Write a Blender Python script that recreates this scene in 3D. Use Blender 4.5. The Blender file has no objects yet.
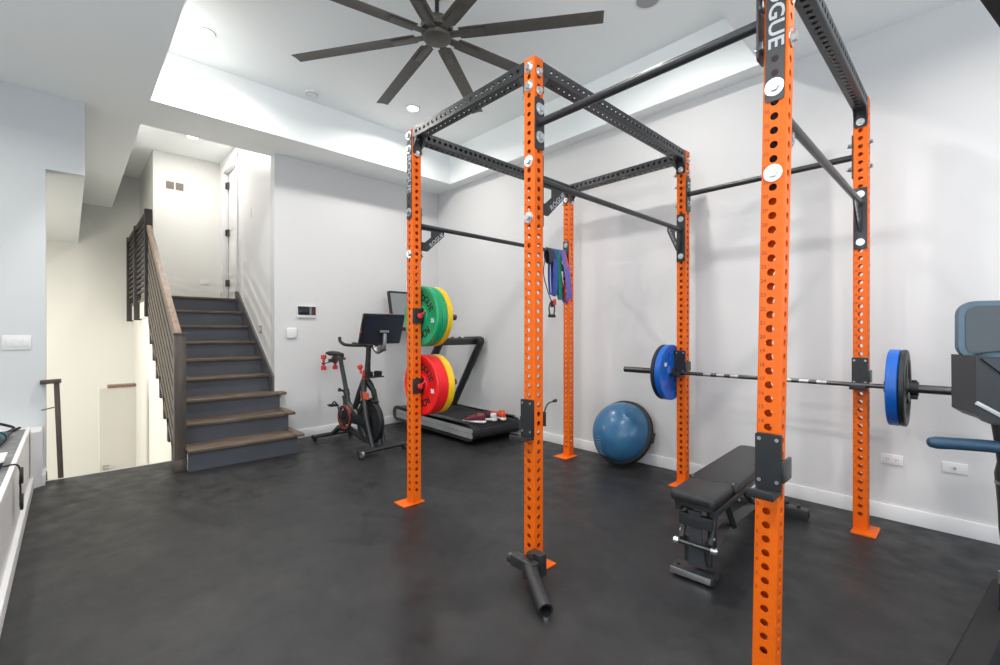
import bpy, bmesh, math, random
from mathutils import Vector, Matrix
PI = math.pi
random.seed(4)
C = bpy.context.scene.collection
sc = bpy.context.scene

# ------------------------------------------------------------------ camera, world, lights, exposure
cam_d = bpy.data.cameras.new('camera'); cam = bpy.data.objects.new('camera', cam_d); C.objects.link(cam)
cam_d.sensor_width = 36.0; cam_d.lens = 452.62 * 36.0 / 1000.0
cam_d.clip_start = 0.02; cam_d.clip_end = 60
yaw, pitch = 0.8098, -0.0016
Fv = Vector((-math.sin(yaw) * math.cos(pitch), math.cos(yaw) * math.cos(pitch), math.sin(pitch)))
Rv = Vector((math.cos(yaw), math.sin(yaw), 0)); Uv = Rv.cross(Fv)
Mc = Matrix((Rv, Uv, -Fv)).transposed().to_4x4()
cam.matrix_world = Matrix.Translation((1.6313, -1.8062, 1.2592)) @ Mc
sc.camera = cam
sc.view_settings.view_transform = 'Standard'; sc.view_settings.look = 'None'
sc.view_settings.gamma = 1.0; sc.view_settings.use_curve_mapping = False
sc.view_settings.exposure = 0.12
w = bpy.data.worlds.new('world'); sc.world = w; w.use_nodes = True
w.node_tree.nodes['Background'].inputs['Color'].default_value = (0.80, 0.90, 1.0, 1)
w.node_tree.nodes['Background'].inputs['Strength'].default_value = 1.0

def area(name, loc, direction, sx, sy, power, col, shape='RECTANGLE', spread=None):
    l = bpy.data.lights.new(name, 'AREA'); l.shape = shape; l.size = sx; l.size_y = sy
    l.energy = power; l.color = col
    if spread: l.spread = spread
    o = bpy.data.objects.new(name, l); C.objects.link(o); o.location = loc
    o.rotation_euler = Vector(direction).to_track_quat('-Z', 'Y').to_euler()
    return o
# daylight entering by the windows behind the camera
area('window_daylight', (1.2, -3.52, 1.75), (0, 1, 0.36), 3.2, 1.7, 50, (0.80, 0.91, 1.0))
area('window_daylight', (3.30, -0.6, 1.75), (-1, 0, 0.36), 3.0, 1.7, 36, (0.86, 0.93, 1.0))
# recessed downlights (the lamps themselves are built further down at the same places), then added stairwell fills
DOWN = [(-2.862, -0.973, 3.79), (-2.76, 1.014, 3.79), (-0.1, -0.973, 3.79), (-0.1, 1.0, 3.79),
        (2.0, -0.973, 3.31), (2.0, 1.0, 3.31), (-2.4, -2.6, 3.31), (0.6, -2.6, 3.31)]
for p in DOWN:
    area('downlight_or_fill', (p[0], p[1], p[2] - 0.012), (0, 0, -1), 0.13, 0.13, 24, (1.0, 0.96, 0.92), 'DISK', math.radians(158))
area('downlight_or_fill', (-5.62, -0.60, 3.868), (0, 0, -1), 0.13, 0.13, 19, (1.0, 0.95, 0.90), 'DISK')
area('downlight_or_fill', (-6.0, -2.6, 2.6), (0, 0, -1), 0.13, 0.13, 50, (1.0, 0.95, 0.86), 'DISK')  # added fill lamp, hidden and without a fixture, for the lower stairwell
area('stairwell_fill', (-5.2, -3.85, 0.4), (-0.3, 1, -0.05), 1.6, 2.0, 55, (1.0, 0.93, 0.82))  # added unseen fill light to brighten the cream stairwell walls, no window here

# ------------------------------------------------------------------ materials
MATS = {}
def mat(name, col, rough=0.5, metal=0.0, noise=0.0, nscale=20, bump=0.0, bscale=200, emit=0, coat=0, rvar=0.0):
    if name in MATS: return MATS[name]
    m = bpy.data.materials.new(name); m.use_nodes = True
    nt = m.node_tree; b = nt.nodes['Principled BSDF']
    b.inputs['Base Color'].default_value = (*col, 1); b.inputs['Roughness'].default_value = rough
    b.inputs['Metallic'].default_value = metal
    if coat: b.inputs['Coat Weight'].default_value = coat; b.inputs['Coat Roughness'].default_value = 0.15
    tc = nt.nodes.new('ShaderNodeTexCoord')
    if noise or rvar:
        n = nt.nodes.new('ShaderNodeTexNoise'); n.inputs['Scale'].default_value = nscale; n.inputs['Detail'].default_value = 6
        nt.links.new(tc.outputs['Object'], n.inputs['Vector'])
        if noise:
            r = nt.nodes.new('ShaderNodeMapRange'); r.inputs[1].default_value = 0.3; r.inputs[2].default_value = 0.7
            r.inputs[3].default_value = 1 - noise; r.inputs[4].default_value = 1 + noise
            nt.links.new(n.outputs['Fac'], r.inputs[0])
            v = nt.nodes.new('ShaderNodeVectorMath'); v.operation = 'SCALE'; v.inputs[0].default_value = col
            nt.links.new(r.outputs[0], v.inputs['Scale']); nt.links.new(v.outputs[0], b.inputs['Base Color'])
        if rvar:
            r = nt.nodes.new('ShaderNodeMapRange'); r.inputs[1].default_value = 0.3; r.inputs[2].default_value = 0.7
            r.inputs[3].default_value = rough - rvar; r.inputs[4].default_value = rough + rvar
            nt.links.new(n.outputs['Fac'], r.inputs[0]); nt.links.new(r.outputs[0], b.inputs['Roughness'])
    if bump:
        n2 = nt.nodes.new('ShaderNodeTexNoise'); n2.inputs['Scale'].default_value = bscale; n2.inputs['Detail'].default_value = 3
        nt.links.new(tc.outputs['Object'], n2.inputs['Vector'])
        bp = nt.nodes.new('ShaderNodeBump'); bp.inputs['Strength'].default_value = bump; bp.inputs['Distance'].default_value = 0.002
        nt.links.new(n2.outputs['Fac'], bp.inputs['Height']); nt.links.new(bp.outputs[0], b.inputs['Normal'])
    if emit:
        b.inputs['Emission Color'].default_value = (*col, 1); b.inputs['Emission Strength'].default_value = emit
    MATS[name] = m
    return m
def wood(name, c1, c2, axis=0, rough=0.45, scale=6):
    if name in MATS: return MATS[name]
    m = bpy.data.materials.new(name); m.use_nodes = True; nt = m.node_tree; b = nt.nodes['Principled BSDF']
    tc = nt.nodes.new('ShaderNodeTexCoord'); mp = nt.nodes.new('ShaderNodeMapping')
    s = [scale * 5] * 3; s[axis] = scale * 0.5; mp.inputs['Scale'].default_value = s
    n = nt.nodes.new('ShaderNodeTexNoise'); n.inputs['Scale'].default_value = 1.0; n.inputs['Detail'].default_value = 8
    cr = nt.nodes.new('ShaderNodeValToRGB')
    cr.color_ramp.elements[0].position = 0.35; cr.color_ramp.elements[0].color = (*c1, 1)
    cr.color_ramp.elements[1].position = 0.68; cr.color_ramp.elements[1].color = (*c2, 1)
    nt.links.new(tc.outputs['Object'], mp.inputs[0]); nt.links.new(mp.outputs[0], n.inputs['Vector'])
    nt.links.new(n.outputs['Fac'], cr.inputs[0]); nt.links.new(cr.outputs[0], b.inputs['Base Color'])
    b.inputs['Roughness'].default_value = rough
    MATS[name] = m
    return m
WALL = mat('wall_paint', (0.67, 0.67, 0.67), 0.75, bump=0.04, bscale=260)
WALLB = mat('wall_paint_window_tint', (0.66, 0.69, 0.70), 0.75, bump=0.04, bscale=260)  # left wall: cool cast of the window light tinted into the white paint
CREAM = mat('warm_wall_paint', (0.75, 0.75, 0.715), 0.75, bump=0.04, bscale=260)
CEIL = mat('ceiling_paint', (0.92, 0.95, 0.95), 0.8, bump=0.03, bscale=260)
TRIM = mat('trim_white', (0.82, 0.82, 0.82), 0.4)
SLATE = mat('riser_slate_paint', (0.075, 0.083, 0.098), 0.45, noise=0.08, nscale=5)
TREAD = wood('tread_wood', (0.080, 0.058, 0.040), (0.175, 0.128, 0.090), 1)
RAILW = wood('handrail_wood', (0.16, 0.10, 0.065), (0.28, 0.18, 0.12), 0)
GREYW = wood('grey_brown_wood', (0.060, 0.047, 0.038), (0.110, 0.088, 0.070), 2)
DARKW = mat('dark_stained_post', (0.035, 0.030, 0.030), 0.5, noise=0.15, nscale=10)
ORANGE = mat('orange_powder_coat', (0.78, 0.128, 0.003), 0.45, noise=0.04, nscale=60, bump=0.05, bscale=500)
ORANGE.node_tree.nodes['Principled BSDF'].inputs['Specular IOR Level'].default_value = 0.3
ORDARK = mat('laser_mark', (0.30, 0.045, 0.004), 0.6, noise=0.1)
BLKM = mat('black_powder_coat', (0.026, 0.028, 0.030), 0.33, noise=0.1, nscale=40, bump=0.06, bscale=500)
BLKP = mat('black_plastic', (0.014, 0.015, 0.017), 0.45, noise=0.1, nscale=30)
GREYP = mat('grey_plastic', (0.12, 0.125, 0.13), 0.5, noise=0.1, nscale=30)
RUBBER = mat('black_rubber', (0.013, 0.013, 0.015), 0.65, noise=0.2, nscale=50, bump=0.1, bscale=300)
VINYL = mat('black_vinyl', (0.017, 0.017, 0.018), 0.42, noise=0.1, nscale=25, bump=0.12, bscale=400)
STEEL = mat('zinc_steel', (0.72, 0.74, 0.75), 0.28, 1.0, noise=0.08, nscale=50)
BRUSH = mat('brushed_steel', (0.42, 0.42, 0.42), 0.42, 0.9, noise=0.1, nscale=40)
DSTEEL = mat('dark_steel', (0.10, 0.10, 0.10), 0.32, 0.9, noise=0.15, nscale=60)
GREEN = mat('green_rubber', (0.008, 0.33, 0.13), 0.42, noise=0.06, nscale=30)
YELLOW = mat('yellow_rubber', (0.85, 0.52, 0.008), 0.42, noise=0.06, nscale=30)
RED = mat('red_rubber', (0.80, 0.012, 0.014), 0.40, noise=0.06, nscale=30)
BLUE = mat('blue_rubber', (0.004, 0.115, 0.52), 0.38, noise=0.06, nscale=30)
BALL = mat('blue_ball_vinyl', (0.030, 0.130, 0.26), 0.33, noise=0.12, nscale=9, coat=0.25)
FANM = mat('fan_bronze', (0.105, 0.098, 0.086), 0.42, 0.3, noise=0.1, nscale=20)
WHITEP = mat('white_plastic', (0.80, 0.80, 0.80), 0.35, noise=0.02)
WHITEM = mat('white_print', (0.78, 0.80, 0.78), 0.5, noise=0.04)
GREYM = mat('grey_print', (0.42, 0.43, 0.45), 0.45, noise=0.04)
BLACKM = mat('black_print', (0.010, 0.012, 0.012), 0.6, noise=0.04)
GLASSB = mat('screen_glass', (0.012, 0.018, 0.028), 0.12, noise=0.05, nscale=4, coat=0.5)
SCRGREY = mat('matte_screen', (0.22, 0.235, 0.245), 0.3, noise=0.05, nscale=4)
BLUEGREY = mat('blue_grey_plastic', (0.075, 0.13, 0.175), 0.42, noise=0.06, nscale=20)
HANDLEB = mat('blue_grip', (0.02, 0.06, 0.11), 0.45, noise=0.08, nscale=30)
CONC = mat('grey_counter', (0.20, 0.20, 0.20), 0.6, noise=0.25, nscale=14)
LAMPM = mat('lamp_glow', (1.0, 0.95, 0.88), 0.4, emit=9)
REDP = mat('red_plastic', (0.72, 0.03, 0.025), 0.35, noise=0.06)
BRASS = mat('old_brass', (0.42, 0.34, 0.22), 0.35, 0.8, noise=0.08)
VENTM = mat('vent_shadow', (0.16, 0.13, 0.115), 0.7, noise=0.08)
PURPLE = mat('purple_latex', (0.14, 0.11, 0.42), 0.5, noise=0.08)
BANDB = mat('blue_latex', (0.02, 0.09, 0.38), 0.5, noise=0.08)
BANDG = mat('green_latex', (0.01, 0.20, 0.13), 0.5, noise=0.08)
BANDK = mat('charcoal_latex', (0.03, 0.035, 0.05), 0.5, noise=0.08)
SALMON = mat('salmon_latex', (0.50, 0.10, 0.05), 0.5, noise=0.08)
MAROON = mat('maroon_mesh_fabric', (0.16, 0.015, 0.03), 0.8, noise=0.3, nscale=80)
NAVY = mat('navy_fabric', (0.012, 0.018, 0.06), 0.7, noise=0.2, nscale=60)
TAN = mat('tan_leather', (0.32, 0.15, 0.06), 0.6, noise=0.2, nscale=40)
ORRED = mat('orange_red_fabric', (0.70, 0.09, 0.03), 0.7, noise=0.2, nscale=60)
TEAL = mat('teal_plastic', (0.015, 0.075, 0.11), 0.4, noise=0.1)

# floor: dark rubber with worn cloudy patches
FLOORM = bpy.data.materials.new('rubber_floor'); FLOORM.use_nodes = True
nt = FLOORM.node_tree; b = nt.nodes['Principled BSDF']; tc = nt.nodes.new('ShaderNodeTexCoord')
n1 = nt.nodes.new('ShaderNodeTexNoise'); n1.inputs['Scale'].default_value = 1.6; n1.inputs['Detail'].default_value = 9; n1.inputs['Roughness'].default_value = 0.62
n2 = nt.nodes.new('ShaderNodeTexNoise'); n2.inputs['Scale'].default_value = 90; n2.inputs['Detail'].default_value = 3
n3 = nt.nodes.new('ShaderNodeTexNoise'); n3.inputs['Scale'].default_value = 7.0; n3.inputs['Detail'].default_value = 6
for n in (n1, n2, n3): nt.links.new(tc.outputs['Object'], n.inputs['Vector'])
cr = nt.nodes.new('ShaderNodeValToRGB'); cr.color_ramp.elements[0].position = 0.34; cr.color_ramp.elements[0].color = (0.007, 0.008, 0.010, 1)
cr.color_ramp.elements[1].position = 0.68; cr.color_ramp.elements[1].color = (0.023, 0.023, 0.023, 1)
nt.links.new(n1.outputs['Fac'], cr.inputs[0])
n4 = nt.nodes.new('ShaderNodeTexNoise'); n4.inputs['Scale'].default_value = 5.5; n4.inputs['Detail'].default_value = 10; n4.inputs['Roughness'].default_value = 0.7
nt.links.new(tc.outputs['Object'], n4.inputs['Vector'])
sr = nt.nodes.new('ShaderNodeMapRange'); sr.inputs[1].default_value = 0.66; sr.inputs[2].default_value = 0.76; sr.inputs[3].default_value = 0.0; sr.inputs[4].default_value = 0.55
nt.links.new(n4.outputs['Fac'], sr.inputs[0])
mx = nt.nodes.new('ShaderNodeMixRGB'); mx.inputs['Color2'].default_value = (0.085, 0.088, 0.09, 1)      # dusty scuffs
nt.links.new(sr.outputs[0], mx.inputs['Fac']); nt.links.new(cr.outputs[0], mx.inputs['Color1']); nt.links.new(mx.outputs[0], b.inputs['Base Color'])
rr = nt.nodes.new('ShaderNodeMapRange'); rr.inputs[1].default_value = 0.3; rr.inputs[2].default_value = 0.7; rr.inputs[3].default_value = 0.34; rr.inputs[4].default_value = 0.60
nt.links.new(n3.outputs['Fac'], rr.inputs[0]); nt.links.new(rr.outputs[0], b.inputs['Roughness'])
bp_ = nt.nodes.new('ShaderNodeBump'); bp_.inputs['Strength'].default_value = 0.25; bp_.inputs['Distance'].default_value = 0.002
nt.links.new(n2.outputs['Fac'], bp_.inputs['Height']); nt.links.new(bp_.outputs[0], b.inputs['Normal'])

# ------------------------------------------------------------------ mesh helpers
I4 = Matrix.Identity(4)
def BM(): return bmesh.new()
def box(bm, x0, x1, y0, y1, z0, z1, bev=0.0, M=None):
    r = bmesh.ops.create_cube(bm, size=1.0); vs = r['verts']
    S = Matrix.Diagonal((x1 - x0, y1 - y0, z1 - z0, 1)); T = Matrix.Translation(((x0 + x1) / 2, (y0 + y1) / 2, (z0 + z1) / 2))
    bmesh.ops.transform(bm, matrix=T @ S, verts=vs)
    if bev:
        es = list({e for v in vs for e in v.link_edges})
        rb = bmesh.ops.bevel(bm, geom=es, offset=bev, segments=2, affect='EDGES', profile=0.6)
        vs = list({v for f in rb['faces'] for v in f.verts} | {v for v in vs if v.is_valid})
    if M is not None: bmesh.ops.transform(bm, matrix=M, verts=vs)
    return vs
def frame(d, up=Vector((0, 0, 1))):
    d = Vector(d).normalized()
    if abs(d.dot(up)) > 0.98: up = Vector((0, 1, 0))
    a = up.cross(d).normalized(); return a, d.cross(a)
def ring(bm, c, a, b_, ra, rb, n, ph=0):
    return [bm.verts.new(Vector(c) + a * (ra * math.cos(2 * PI * k / n + ph)) + b_ * (rb * math.sin(2 * PI * k / n + ph))) for k in range(n)]
def skin(bm, rings, cap=True, closed=False):
    n = len(rings[0]); m = len(rings)
    for i in range(m if closed else m - 1):
        r0, r1 = rings[i], rings[(i + 1) % m]
        for k in range(n):
            bm.faces.new((r0[k], r0[(k + 1) % n], r1[(k + 1) % n], r1[k]))
    if cap and not closed:
        bm.faces.new(rings[0][::-1]); bm.faces.new(rings[-1])
def cyl(bm, p0, p1, r0, r1=None, n=20, ph=0):
    p0, p1 = Vector(p0), Vector(p1); a, b_ = frame(p1 - p0)
    r1 = r0 if r1 is None else r1
    skin(bm, [ring(bm, p0, a, b_, r0, r0, n, ph), ring(bm, p1, a, b_, r1, r1, n, ph)])
def lathe(bm, p0, axis, prof, n=48):
    """prof: list of (distance along axis, radius)"""
    p0 = Vector(p0); ax = Vector(axis).normalized(); a, b_ = frame(ax)
    skin(bm, [ring(bm, p0 + ax * h, a, b_, max(r, 1e-4), max(r, 1e-4), n) for h, r in prof])
def hollow(bm, p0, axis, prof, n=48):
    p0 = Vector(p0); ax = Vector(axis).normalized(); a, b_ = frame(ax)
    skin(bm, [ring(bm, p0 + ax * h, a, b_, r, r, n) for h, r in prof], closed=True)
def tube(bm, pts, r, n=12, closed=False, flat=1.0, up=None):
    pts = [Vector(p) for p in pts]; m = len(pts); rs = r if isinstance(r, (list, tuple)) else [r] * m
    rings = []; prev = None
    for i, p in enumerate(pts):
        if closed: d = pts[(i + 1) % m] - pts[i - 1]
        else: d = pts[min(i + 1, m - 1)] - pts[max(i - 1, 0)]
        d.normalize()
        if prev is None: a, b_ = frame(d, Vector(up) if up else Vector((0, 0, 1)))
        else:
            a = (prev - d * prev.dot(d)).normalized(); b_ = d.cross(a)
        prev = a; rings.append(ring(bm, p, a, b_, rs[i], rs[i] * flat, n))
    skin(bm, rings, closed=closed)
def curve(pts, k=6, closed=False):
    """Catmull-Rom through the points"""
    P = [Vector(p) for p in pts]; n = len(P); out = []
    for i in range(n if closed else n - 1):
        if closed: p0, p1, p2, p3 = P[i - 1], P[i], P[(i + 1) % n], P[(i + 2) % n]
        else: p0, p1, p2, p3 = P[max(i - 1, 0)], P[i], P[i + 1], P[min(i + 2, n - 1)]
        for j in range(k):
            t = j / k
            out.append(0.5 * ((2 * p1) + (p2 - p0) * t + (2 * p0 - 5 * p1 + 4 * p2 - p3) * t * t + (3 * p1 - p0 - 3 * p2 + p3) * t ** 3))
    if not closed: out.append(P[-1])
    return out
def prism(bm, poly, axis, a0, a1, M=None):
    """poly: 2-D points; axis 0: (y,z), 1: (x,z), 2: (x,y)"""
    def P(u, v, a): return ((a, u, v), (u, a, v), (u, v, a))[axis]
    v0 = [bm.verts.new(P(u, v, a0)) for u, v in poly]; v1 = [bm.verts.new(P(u, v, a1)) for u, v in poly]
    n = len(poly)
    bm.faces.new(v0); bm.faces.new(v1[::-1])
    for k in range(n): bm.faces.new((v0[k], v1[k], v1[(k + 1) % n], v0[(k + 1) % n]))
    if M is not None: bmesh.ops.transform(bm, matrix=M, verts=v0 + v1)
    return v0 + v1
def rrect(x0, x1, y0, y1, r, k=5):
    out = []
    for cx, cy, a in ((x1 - r, y1 - r, 0), (x0 + r, y1 - r, 90), (x0 + r, y0 + r, 180), (x1 - r, y0 + r, 270)):
        for j in range(k + 1):
            t = math.radians(a + 90 * j / k); out.append((cx + r * math.cos(t), cy + r * math.sin(t)))
    return out
def mesh_of(name, bm, m, ang=35):
    bmesh.ops.recalc_face_normals(bm, faces=bm.faces)
    me = bpy.data.meshes.new(name); bm.to_mesh(me); bm.free()
    me.polygons.foreach_set('use_smooth', [True] * len(me.polygons)); me.set_sharp_from_angle(angle=math.radians(ang))
    me.materials.append(m)
    return me
def obj(name, bm, m, parent=None, M=None, ang=35):
    me = bm if isinstance(bm, bpy.types.Mesh) else mesh_of(name, bm, m, ang)
    o = bpy.data.objects.new(name, me); C.objects.link(o)
    if parent: o.parent = parent
    if M is not None: o.matrix_local = M
    return o
def tag(o, label, cat, group=None):
    o['label'] = label; o['category'] = cat
    if group: o['group'] = group
    return o
def thing(name, label, cat, M=None, group=None):
    o = bpy.data.objects.new(name, None); C.objects.link(o); o.empty_display_size = 0.1
    if M is not None: o.matrix_world = M
    return tag(o, label, cat, group)
def struct(name, bm, m, **k):
    o = obj(name, bm, m, **k); o['kind'] = 'structure'; return o
def T(x=0, y=0, z=0, rz=0, rx=0, ry=0):
    return Matrix.Translation((x, y, z)) @ Matrix.Rotation(rz, 4, 'Z') @ Matrix.Rotation(ry, 4, 'Y') @ Matrix.Rotation(rx, 4, 'X')
def text_mesh(body, size, ext=0.0006, align='CENTER', space_line=1.0, bold=0.0, sx=1.0, spacing=1.0):
    cu = bpy.data.curves.new('lettering', 'FONT'); cu.body = body; cu.size = size; cu.extrude = ext
    cu.align_x = align; cu.align_y = 'CENTER' if '\n' not in body else 'TOP'; cu.space_line = space_line; cu.offset = bold; cu.space_character = spacing
    cu.resolution_u = 3
    o = bpy.data.objects.new('lettering', cu); C.objects.link(o)
    bpy.context.view_layer.update()
    me = bpy.data.meshes.new_from_object(o.evaluated_get(bpy.context.evaluated_depsgraph_get()))
    bpy.data.objects.remove(o); bpy.data.curves.remove(cu)
    me.transform(Matrix.Diagonal((sx, 1, 1, 1)))
    return me
def text(name, body, size, m, M, parent, **k):
    me = text_mesh(body, size, **k); me.materials.clear(); me.materials.append(m)
    return obj(name, me, m, parent, M)
# face frames: text x-axis, text up-axis
def basis(o, x, y):
    x, y = Vector(x).normalized(), Vector(y).normalized(); z = x.cross(y)
    m = Matrix((x, y, z)).transposed().to_4x4(); m.translation = Vector(o); return m

# ------------------------------------------------------------------ the room
ZS, ZT, ZL = 3.31, 3.79, 3.88      # soffit, tray ceiling, stair ceiling
XB, YR = -3.91, 2.185
bm = BM(); prism(bm, [(XB, -3.6), (3.4, -3.6), (3.4, YR), (XB, YR), (XB, -1.03), (-3.765, -1.03), (-3.765, -1.95), (XB, -1.95)], 2, -0.30, 0.0)
struct('floor', bm, FLOORM)
bm = BM(); box(bm, -3.78, -3.765, -1.95, -1.06, -0.30, 0.004); struct('trim_1', bm, CREAM)
bm = BM(); box(bm, XB - 0.14, XB, -0.1, YR, 0, ZS); struct('wall_back', bm, WALL)
bm = BM(); box(bm, XB - 0.14, 3.54, YR, YR + 0.14, 0, 4.0); struct('wall_right', bm, WALL)
# wall behind the camera and wall on the far right, each with a window opening
def wall_with_hole(name, axis, a0, a1, u0, u1, z0, z1, hu0, hu1, hz0, hz1, m):
    bm = BM()
    for (p, q, r, s) in ((u0, hu0, z0, z1), (hu1, u1, z0, z1), (hu0, hu1, z0, hz0), (hu0, hu1, hz1, z1)):
        if axis == 1: box(bm, p, q, a0, a1, r, s)
        else: box(bm, a0, a1, p, q, r, s)
    return struct(name, bm, m)
wall_with_hole('wall_front', 1, -3.74, -3.6, XB - 0.14, 3.54, 0, 4.0, -0.5, 2.9, 0.85, 2.65, WALL)
wall_with_hole('wall_entry', 0, 3.4, 3.54, -3.6, YR, 0, 4.0, -2.2, 1.0, 0.85, 2.65, WALL)
def window(name, axis, a, u0, u1, z0, z1):
    bm = BM(); t = 0.05; n = 3
    def bx(p, q, r, s, d=0.05):
        if axis == 1: box(bm, p, q, a - d / 2, a + d / 2, r, s)
        else: box(bm, a - d / 2, a + d / 2, p, q, r, s)
    bx(u0, u1, z0, z0 + t); bx(u0, u1, z1 - t, z1)
    for k in range(n + 1):
        u = u0 + (u1 - u0 - t) * k / n; bx(u, u + t, z0, z1)
    return struct(name, bm, TRIM)
window('window_1', 1, -3.67, -0.5, 2.9, 0.85, 2.65); window('window_2', 0, 3.47, -2.2, 1.0, 0.85, 2.65)
# left wall (ends at the stairwell), header beam over the opening
bm = BM(); box(bm, -4.02, -3.88, -3.6, -1.95, 0, ZS); struct('wall_left', bm, WALLB)
bm = BM(); prism(bm, [(-3.88, -1.70), (-8.2, -1.70), (-8.2, -3.0), (-4.02, -3.0), (-4.02, -1.95), (-3.88, -1.95)], 2, 2.66, ZS); struct('trim_2', bm, WALLB)
# tray ceiling: lid, four upstands as one ring, soffit around
bm = BM(); box(bm, -3.46, 0.56, -1.34, 2.09, ZT, ZT + 0.1); struct('ceiling', bm, CEIL)
bm = BM()
box(bm, XB - 0.14, -3.4, -3.6, YR, ZS, ZT); box(bm, 0.5, 3.54, -3.6, YR, ZS, ZT)
box(bm, -3.4, 0.5, -3.6, -1.28, ZS, ZT); box(bm, -3.4, 0.5, 2.03, YR, ZS, ZT)
struct('ceiling_soffit', bm, CEIL)
# stair side: wall with the upper door, far landing wall, ceilings, stairwell walls
bm = BM()
YW = -0.10; DX0, DX1, DZ0, DZ1 = -6.22, -5.52, 1.72, 3.66
box(bm, DX1, XB - 0.14, YW, 0.04, 0, ZL); box(bm, -6.5, DX0, YW, 0.04, 0, ZL)
box(bm, DX0, DX1, YW, 0.04, 0, DZ0); box(bm, DX0, DX1, YW, 0.04, DZ1, ZL)
struct('wall_stair', bm, TRIM)
bm = BM(); box(bm, -8.2, -6.5, -0.93, 0.04, 1.72, ZL + 0.1); struct('wall_landing', bm, CREAM)
bm = BM(); box(bm, -8.34, -8.2, -4.1, 0.04, -2.8, ZL + 0.1); struct('wall_stairwell', bm, CREAM)
bm = BM(); box(bm, -8.34, -3.3, -4.2, -4.1, -2.8, ZL); struct('wall_stairwell_side', bm, CREAM)
bm = BM(); box(bm, -8.34, XB, -1.29, 0.04, ZL, ZL + 0.1); struct('ceiling_stair', bm, CEIL)
bm = BM(); box(bm, -8.34, XB - 0.14, -4.2, -1.29, ZS, ZL + 0.1); struct('ceiling_stairwell', bm, CEIL)
bm = BM(); box(bm, -8.34, -3.3, -4.2, -1.06, -2.9, -2.8); struct('floor_lower', bm, CREAM)
bm = BM(); box(bm, -3.765, -3.6, -4.2, -1.06, -2.8, -0.301); struct('wall_under_floor', bm, CREAM)
# half wall with a wooden cap down in the stairwell
bm = BM(); box(bm, -6.12, -6.0, -1.53, -1.165, -2.8, 0.54); hw = struct('wall_half', bm, mat('half_wall_shaded', (0.60, 0.585, 0.54), 0.75, bump=0.04, bscale=260))  # greyer than the cream walls: shade on this panel put into its colour
bm = BM(); box(bm, -6.14, -5.98, -1.45, -1.165, 0.54, 0.575, 0.004); c_ = obj('cap', bm, RAILW, hw)
# baseboards
def base(name, pts, h=0.10, t=0.014):
    bm = BM()
    for (x0, x1, y0, y1) in pts: box(bm, x0, x1, y0, y1, 0, h, 0.003)
    return struct(name, bm, TRIM)
base('baseboard_right', [(XB, 3.4, YR - 0.014, YR)])
base('baseboard_back', [(XB, XB + 0.014, -0.1, YR - 0.014)])
# door at the top of the stairs: casing, jamb, open leaf
bm = BM()
for x0, x1, z0, z1 in ((DX0 - 0.09, DX0, DZ0, DZ1 + 0.09), (DX1, DX1 + 0.09, DZ0, DZ1 + 0.09), (DX0, DX1, DZ1, DZ1 + 0.09)):
    box(bm, x0, x1, YW - 0.018, YW, z0, z1, 0.003)
d1 = struct('door_1', bm, TRIM)
bm = BM(); box(bm, DX0 + 0.05, DX1 - 0.01, YW + 0.05, YW + 0.09, DZ0 + 0.01, DZ1 - 0.01, 0.002)
for z in (DZ0 + 0.12, DZ0 + 1.05): box(bm, DX0 + 0.15, DX1 - 0.12, YW + 0.044, YW + 0.05, z, z + 0.75, 0.003)
obj('door_leaf', bm, TRIM, d1)
bm = BM(); box(bm, DX0, DX0 + 0.05, YW + 0.06, YW + 0.10, DZ0, DZ1); obj('door_gap_shade', bm, mat('gap_shade', (0.05, 0.048, 0.045), 0.8, noise=0.05), d1)  # solid dark strip, shade of the gap beside the leaf put into its colour
for z in (DZ0 + 0.22, DZ0 + 0.98, DZ1 - 0.25):
    bm = BM(); box(bm, DX0 + 0.03, DX0 + 0.10, YW + 0.02, YW + 0.05, z, z + 0.10, 0.003); cyl(bm, (DX0 + 0.05, YW + 0.012, z), (DX0 + 0.05, YW + 0.012, z + 0.10), 0.009, n=10)
    obj('hinge', bm, DSTEEL, d1)

# ------------------------------------------------------------------ staircase
G, R_ = 0.275, 0.19; X1 = -3.205
def nose(k): return X1 - G * (k - 1), R_ * k + 0.008
st = thing('staircase', 'slate grey staircase with brown wooden treads rising to the landing', 'staircase', T(0, 0, 0))
YL = -1.03
for k in range(1, 10):
    x, z = nose(k); yr = -0.065 if k <= 3 else YW - 0.001
    bm = BM(); box(bm, x - 0.055, x - 0.035, YL - (0.001 if k == 1 else -0.0185), yr - (0.015 if k <= 3 else 0), z - R_ - (0.008 if k == 1 else 0) , z - 0.03)
    if k <= 3:   # returned side of the open lower steps
        box(bm, XB + 0.002, x - 0.04, yr - 0.035, yr - 0.015, max(0.0, z - R_ - 0.03), z - 0.03)
    obj('riser', bm, SLATE, st)
    xe = x - G - 0.055 if k < 9 else x - 0.30
    if k <= 3: xe = max(xe, XB - 0.02) if k < 3 else xe
    bm = BM(); box(bm, xe, x, YL - 0.012, YW - 0.001, z - 0.03, z, 0.008)
    if k <= 3: box(bm, XB + 0.002, x, YW - 0.03, yr + (0.045 if k == 1 else 0.05), z - 0.03, z, 0.008)
    obj('tread', bm, TREAD, st)
bm = BM()   # skirt board against the wall
xa, za = nose(4)[0] + 0.10, nose(4)[1] - 0.10
xb_, zb = nose(9)
prism(bm, [(XB - 0.0, nose(3)[1]), (XB - 0.0, nose(3)[1] + 0.17), (xb_ - 0.0, zb + 0.10), (xb_ - 0.12, zb + 0.10), (xb_ - 0.12, zb - 0.02), (-5.1, 1.3), (-4.2, nose(3)[1])], 1, YW - 0.022, YW - 0.0005)
obj('skirt_board', bm, mat('skirt_grey_paint', (0.10, 0.10, 0.105), 0.5, noise=0.05), st)
bm = BM()   # carriage under the treads
poly = [(X1 - 0.06, 0.001)]
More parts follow.
